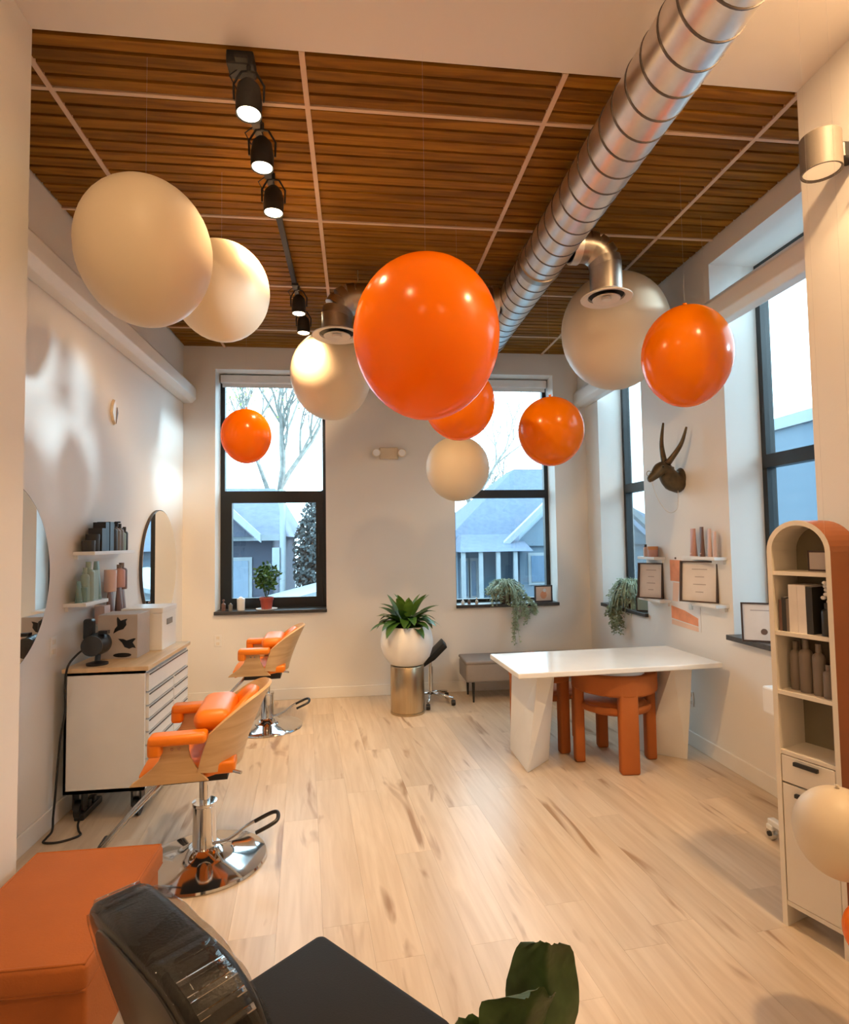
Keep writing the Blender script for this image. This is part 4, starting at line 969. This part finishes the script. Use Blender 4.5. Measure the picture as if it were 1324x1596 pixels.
# ------------------------------------------------------------------ back wall and sill things
el_ = thing('emergency_light', 'ivory twin-head emergency light on the back wall between the windows', 'emergency light', (.355,YB,2.47))
obj('housing', rbox(-.10,.10,-.055,0,.0,.125,.012,3), 'emer', el_)
for s in (-1,1):
    h_ = obj('lamp_head', lathe(NB(), [(.02,.03),(.042,0),(.046,-.05),(.04,-.056),(0,-.056)], 20, (s*.135,-.04,.06), 'y'), 'emer', el_, 'auto'); obj('lens', lathe(NB(), [(0,-.058),(.036,-.057),(.036,-.052),(0,-.052)], 18, (s*.135,-.04,.06), 'y'), 'white', h_, 'auto')
    obj('bracket', B(min(s*.09,s*.12),max(s*.09,s*.12),-.05,-.02,.045,.075), 'emer', el_)
t = thing('desk_photo', 'small orange photo in a dark frame on the right back sill', 'photo', (2.04,6.19,.912), .12)
bm = NB(); wd, ht, b = .21, .18, .014
for a in ((-wd/2,wd/2,0,b),(-wd/2,wd/2,ht-b,ht),(-wd/2,-wd/2+b,b,ht-b),(wd/2-b,wd/2,b,ht-b)): box(bm, a[0],a[1],0,.018,a[2],a[3])
obj('frame', bm, 'darkframe', t); s_ = obj('sheet', B(-wd/2+b,wd/2-b,.006,.012,b,ht-b), 'peach', t)
obj('figure', ell(NB(), (0,.006,.075), .038,.0015,.042, 14, 8), 'coral', s_); obj('figure', ell(NB(), (.012,.0045,.125), .018,.001,.02, 12, 8), 'paper', s_)
def knick(label, loc, r, h, m, kind='jar'):
    t = thing('small_jar' if kind == 'jar' else 'small_figurine', label, 'jar' if kind == 'jar' else 'figurine', loc)
    obj('body', bottle_bm(r, h, kind if kind == 'jar' else 'pump'), m, t, 'auto'); obj('top', lathe(NB(), [(r*.5,h),(r*.6,h+.01),(0,h+.02)], 12), m, t, 'auto')
knick('white mug sized jar on the left back sill near the corner', (-1.19,6.22,.912), .04, .12, 'white')
knick('small brown figurine on the left back sill beside the frame', (-1.36,6.20,.912), .022, .10, 'umber', 'fig')
knick('small grey jar next to the brown figurine on the left back sill', (-1.29,6.20,.912), .022, .06, 'greyb')
knick('tiny white jar at the left end of the right back sill', (1.14,6.20,.912), .018, .03, 'white')
knick('tiny brown jar at the left end of the right back sill', (1.21,6.21,.912), .016, .03, 'umber')
knick('tiny pale figurine left of the trailing plant on the right back sill', (1.29,6.19,.912), .016, .05, 'cream', 'fig')

# ------------------------------------------------------------------ outdoors
GZ = -.6
struct('ground', B(-40,40,YB+T+.05,70,GZ-.1,GZ), 'ground')
struct('ground_side', B(XR+T+.05,40,-20,YB+T+.05,GZ-.1,GZ), 'ground')
def ext_window(parent, x0, x1, z0, z1, y):
    wf = obj('window', B(x0-.08,x1+.08,y-.04,y,z0-.08,z1+.08), 'white_ext', parent, False, True)
    obj('pane', B(x0,x1,y-.06,y-.041,z0,z1), 'glass_ext', wf, False, True)
# right-hand house with hip roof and porch
hb = thing('neighbour_house', 'pale blue house with a hipped roof and porch beyond the right back window', 'house', (5.5,19,GZ))
obj('wall', B(2.9,9.5,16.5,23,GZ,1.42), 'siding_l', hb, False, True)
obj('roof', hexa(NB(), [(2.3,15.9,1.42),(10,15.9,1.42),(10,23.5,1.42),(2.3,23.5,1.42)], [(5.4,19.2,4.0),(7.0,19.2,4.0),(7.0,20.2,4.0),(5.4,20.2,4.0)]), 'shingle', hb, False, True)
obj('fascia', B(2.25,10.05,15.82,15.9,1.34,1.50), 'white_ext', hb, False, True)
obj('porch_roof', hexa(NB(), [(2.6,14.4,1.30),(4.5,14.4,1.30),(4.5,16.5,1.30),(2.6,16.5,1.30)], [(2.9,15.8,1.75),(4.5,15.8,1.75),(4.5,16.5,1.75),(2.9,16.5,1.75)]), 'shingle', hb, False, True)
gb = obj('gable', prism(NB(), [(4.2,1.42),(8.2,1.42),(6.2,3.3)], 'y', 15.2, 16.6), 'siding_l', hb, False, True)
obj('gable_rake', prism(NB(), [(3.9,1.34),(6.2,3.46),(8.5,1.34),(8.5,1.52),(6.2,3.66),(3.9,1.52)], 'y', 15.0, 15.25), 'white_ext', gb, False, True)
obj('bay', B(4.4,8.0,15.3,16.5,GZ,1.42), 'siding_l', hb, False, True)
ext_window(hb, 4.7, 5.5, .45, 1.15, 15.3); ext_window(hb, 6.0, 6.9, .45, 1.15, 15.3)
for x in (3.05,3.3): ext_window(hb, x, x+.12, 0, 1.0, 16.5)
for x in (2.7,3.15,3.6,4.05): obj('porch_post', B(x-.05,x+.05,14.45,14.55,GZ,1.30), 'white_ext', hb, False, True)
obj('chimney', B(7.8,8.3,19.0,19.5,2.6,4.6), 'siding_d', hb, False, True)
# left-hand house
ha = thing('neighbour_house', 'dark blue grey gabled house beyond the left back window', 'house', (-3.5,15,GZ))
obj('wall', B(-6.5,-1.95,14,19,GZ,1.75), 'siding_d', ha, False, True)
obj('roof', hexa(NB(), [(-7,13.6,1.75),(-1.6,13.6,1.75),(-1.6,19.4,1.75),(-7,19.4,1.75)], [(-6.6,16.2,3.1),(-2.2,16.2,3.1),(-2.2,16.8,3.1),(-6.6,16.8,3.1)]), 'shingle_d', ha, False, True)
obj('fascia', B(-7,-1.6,13.5,13.6,1.66,1.80), 'white_ext', ha, False, True)
obj('gable', prism(NB(), [(-4.6,1.75),(-2.3,1.75),(-3.35,2.75)], 'y', 13.3, 15), 'siding_d', ha, False, True)
obj('gable_rake', prism(NB(), [(-4.8,1.62),(-3.35,2.78),(-2.1,1.62),(-2.1,1.80),(-3.35,2.98),(-4.8,1.80)], 'y', 13.15, 13.3), 'white_ext', ha, False, True)
ext_window(ha, -3.0, -2.5, .3, 1.2, 14)
# white sloping shed roof in front
sh_ = thing('garden_shed', 'low white shed with a sloping roof below the left back window', 'shed', (-1.2,10.5,GZ))
obj('wall', prism(NB(), [(-2.3,GZ),(.6,GZ),(.6,1.02),(-2.3,.32)], 'y', 9.8, 11.2), 'white_ext', sh_, False, True)
obj('roof', prism(NB(), [(-2.5,.28),(.8,1.08),(.8,1.15),(-2.5,.35)], 'y', 9.6, 12.5), 'white_ext', sh_, False, True)
# pole
pl_ = thing('utility_pole', 'pale slender pole outside the left back window', 'pole', (-1.62,13.2,GZ))
obj('shaft', cyl(NB(), .07, 0, 3.4, 12), 'white_ext', pl_, 'auto'); obj('meter_box', B(-.22,-.06,-.1,.1,1.6,2.1), 'white_ext', pl_)
def cloud(seed, n, c, rx, ry, rz, s, bm=None):
    rn = random.Random(seed); bm = bm or NB()
    for k in range(n):
        v = Vector((rn.gauss(0,1),rn.gauss(0,1),rn.gauss(0,1))).normalized()*rn.random()**.45; p = Vector((c[0]+v.x*rx,c[1]+v.y*ry,c[2]+v.z*rz))
        d = Vector((rn.uniform(-1,1),rn.uniform(-1,1),rn.uniform(-1,1))).normalized()*s*rn.uniform(.6,1.3); e = d.orthogonal().normalized()*s*.4
        bm.faces.new([bm.verts.new(p+o_) for o_ in (-d*.5, e, d*.5, -e)])
    return bm
def bare_tree(label, loc, hgt, seed, leafm=None, nl=0):
    rn = random.Random(seed); t = thing('tree', label, 'tree', loc, 0, 'trees outside the back windows'); tb_ = NB(); br = NB(); tips = []
    def grow(p, d, ln, r, lev):
        pts = [p]; q = p
        for k in range(4):
            d = (d+Vector((rn.uniform(-.18,.18),rn.uniform(-.18,.18),rn.uniform(-.04,.14)))).normalized(); q = q+d*ln/4; pts.append(q)
        tube(tb_ if lev == 0 else br, pts, [r*(1-.12*k) for k in range(5)], 6 if lev < 2 else 4)
        if lev >= 4: tips.append(q); return
        for k in range(4 if lev < 3 else 3):
            b = pts[rn.randrange(2,5)]; nd = (d+Vector((rn.uniform(-1,1),rn.uniform(-1,1),rn.uniform(-.1,.7)))*.75).normalized(); grow(b, nd, ln*rn.uniform(.55,.75), r*.55, lev+1)
    grow(Vector((0,0,0)), Vector((0,0,1)), hgt*.42, hgt*.018, 0)
    obj('trunk', tb_, 'bark', t, True); o = obj('branches', br, 'bark', t); o['kind'] = 'stuff'
    if leafm:
        bm = NB()
        for q in tips[::3]: cloud(rn.randrange(9999), nl, q, .7, .7, .5, .10, bm)
        o = obj('foliage', bm, leafm, t); o['kind'] = 'stuff'
bare_tree('bare grey tree behind the hipped house beyond the right back window', (5.9,27,GZ), 9.5, 4)
bare_tree('budding yellow green tree behind the left back window', (-3.0,20,GZ), 10.0, 9, 'spring', 14)
bare_tree('thin budding tree far behind, right of the left back window', (.6,33,GZ), 11.0, 21, 'spring', 4)
cn = thing('conifer', 'dark conifer beside the pale pole outside the left back window', 'tree', (-.72,13.6,GZ), 0, 'trees outside the back windows')
obj('trunk', cyl(NB(), .1, 0, 1.5, 10), 'bark', cn, 'auto'); o = obj('foliage', cloud(5, 7000, (0,0,1.75), .72, .6, 1.65, .11), 'conifer', cn); o['kind'] = 'stuff'
# side neighbour
sn = thing('neighbour_building', 'plain pale blue sided building beyond the side windows', 'building', (7.6,6,GZ))
obj('wall', B(7.0,9.5,-3,13.2,GZ,3.35), 'siding_l', sn, False, True); obj('parapet', B(6.94,9.56,-3.06,13.26,3.35,3.54), 'white_ext', sn, False, True)
obj('downpipe', cyl(NB(), .05, GZ, 3.35, 10, (6.95,9.6,0)), 'white_ext', sn, 'auto', True)
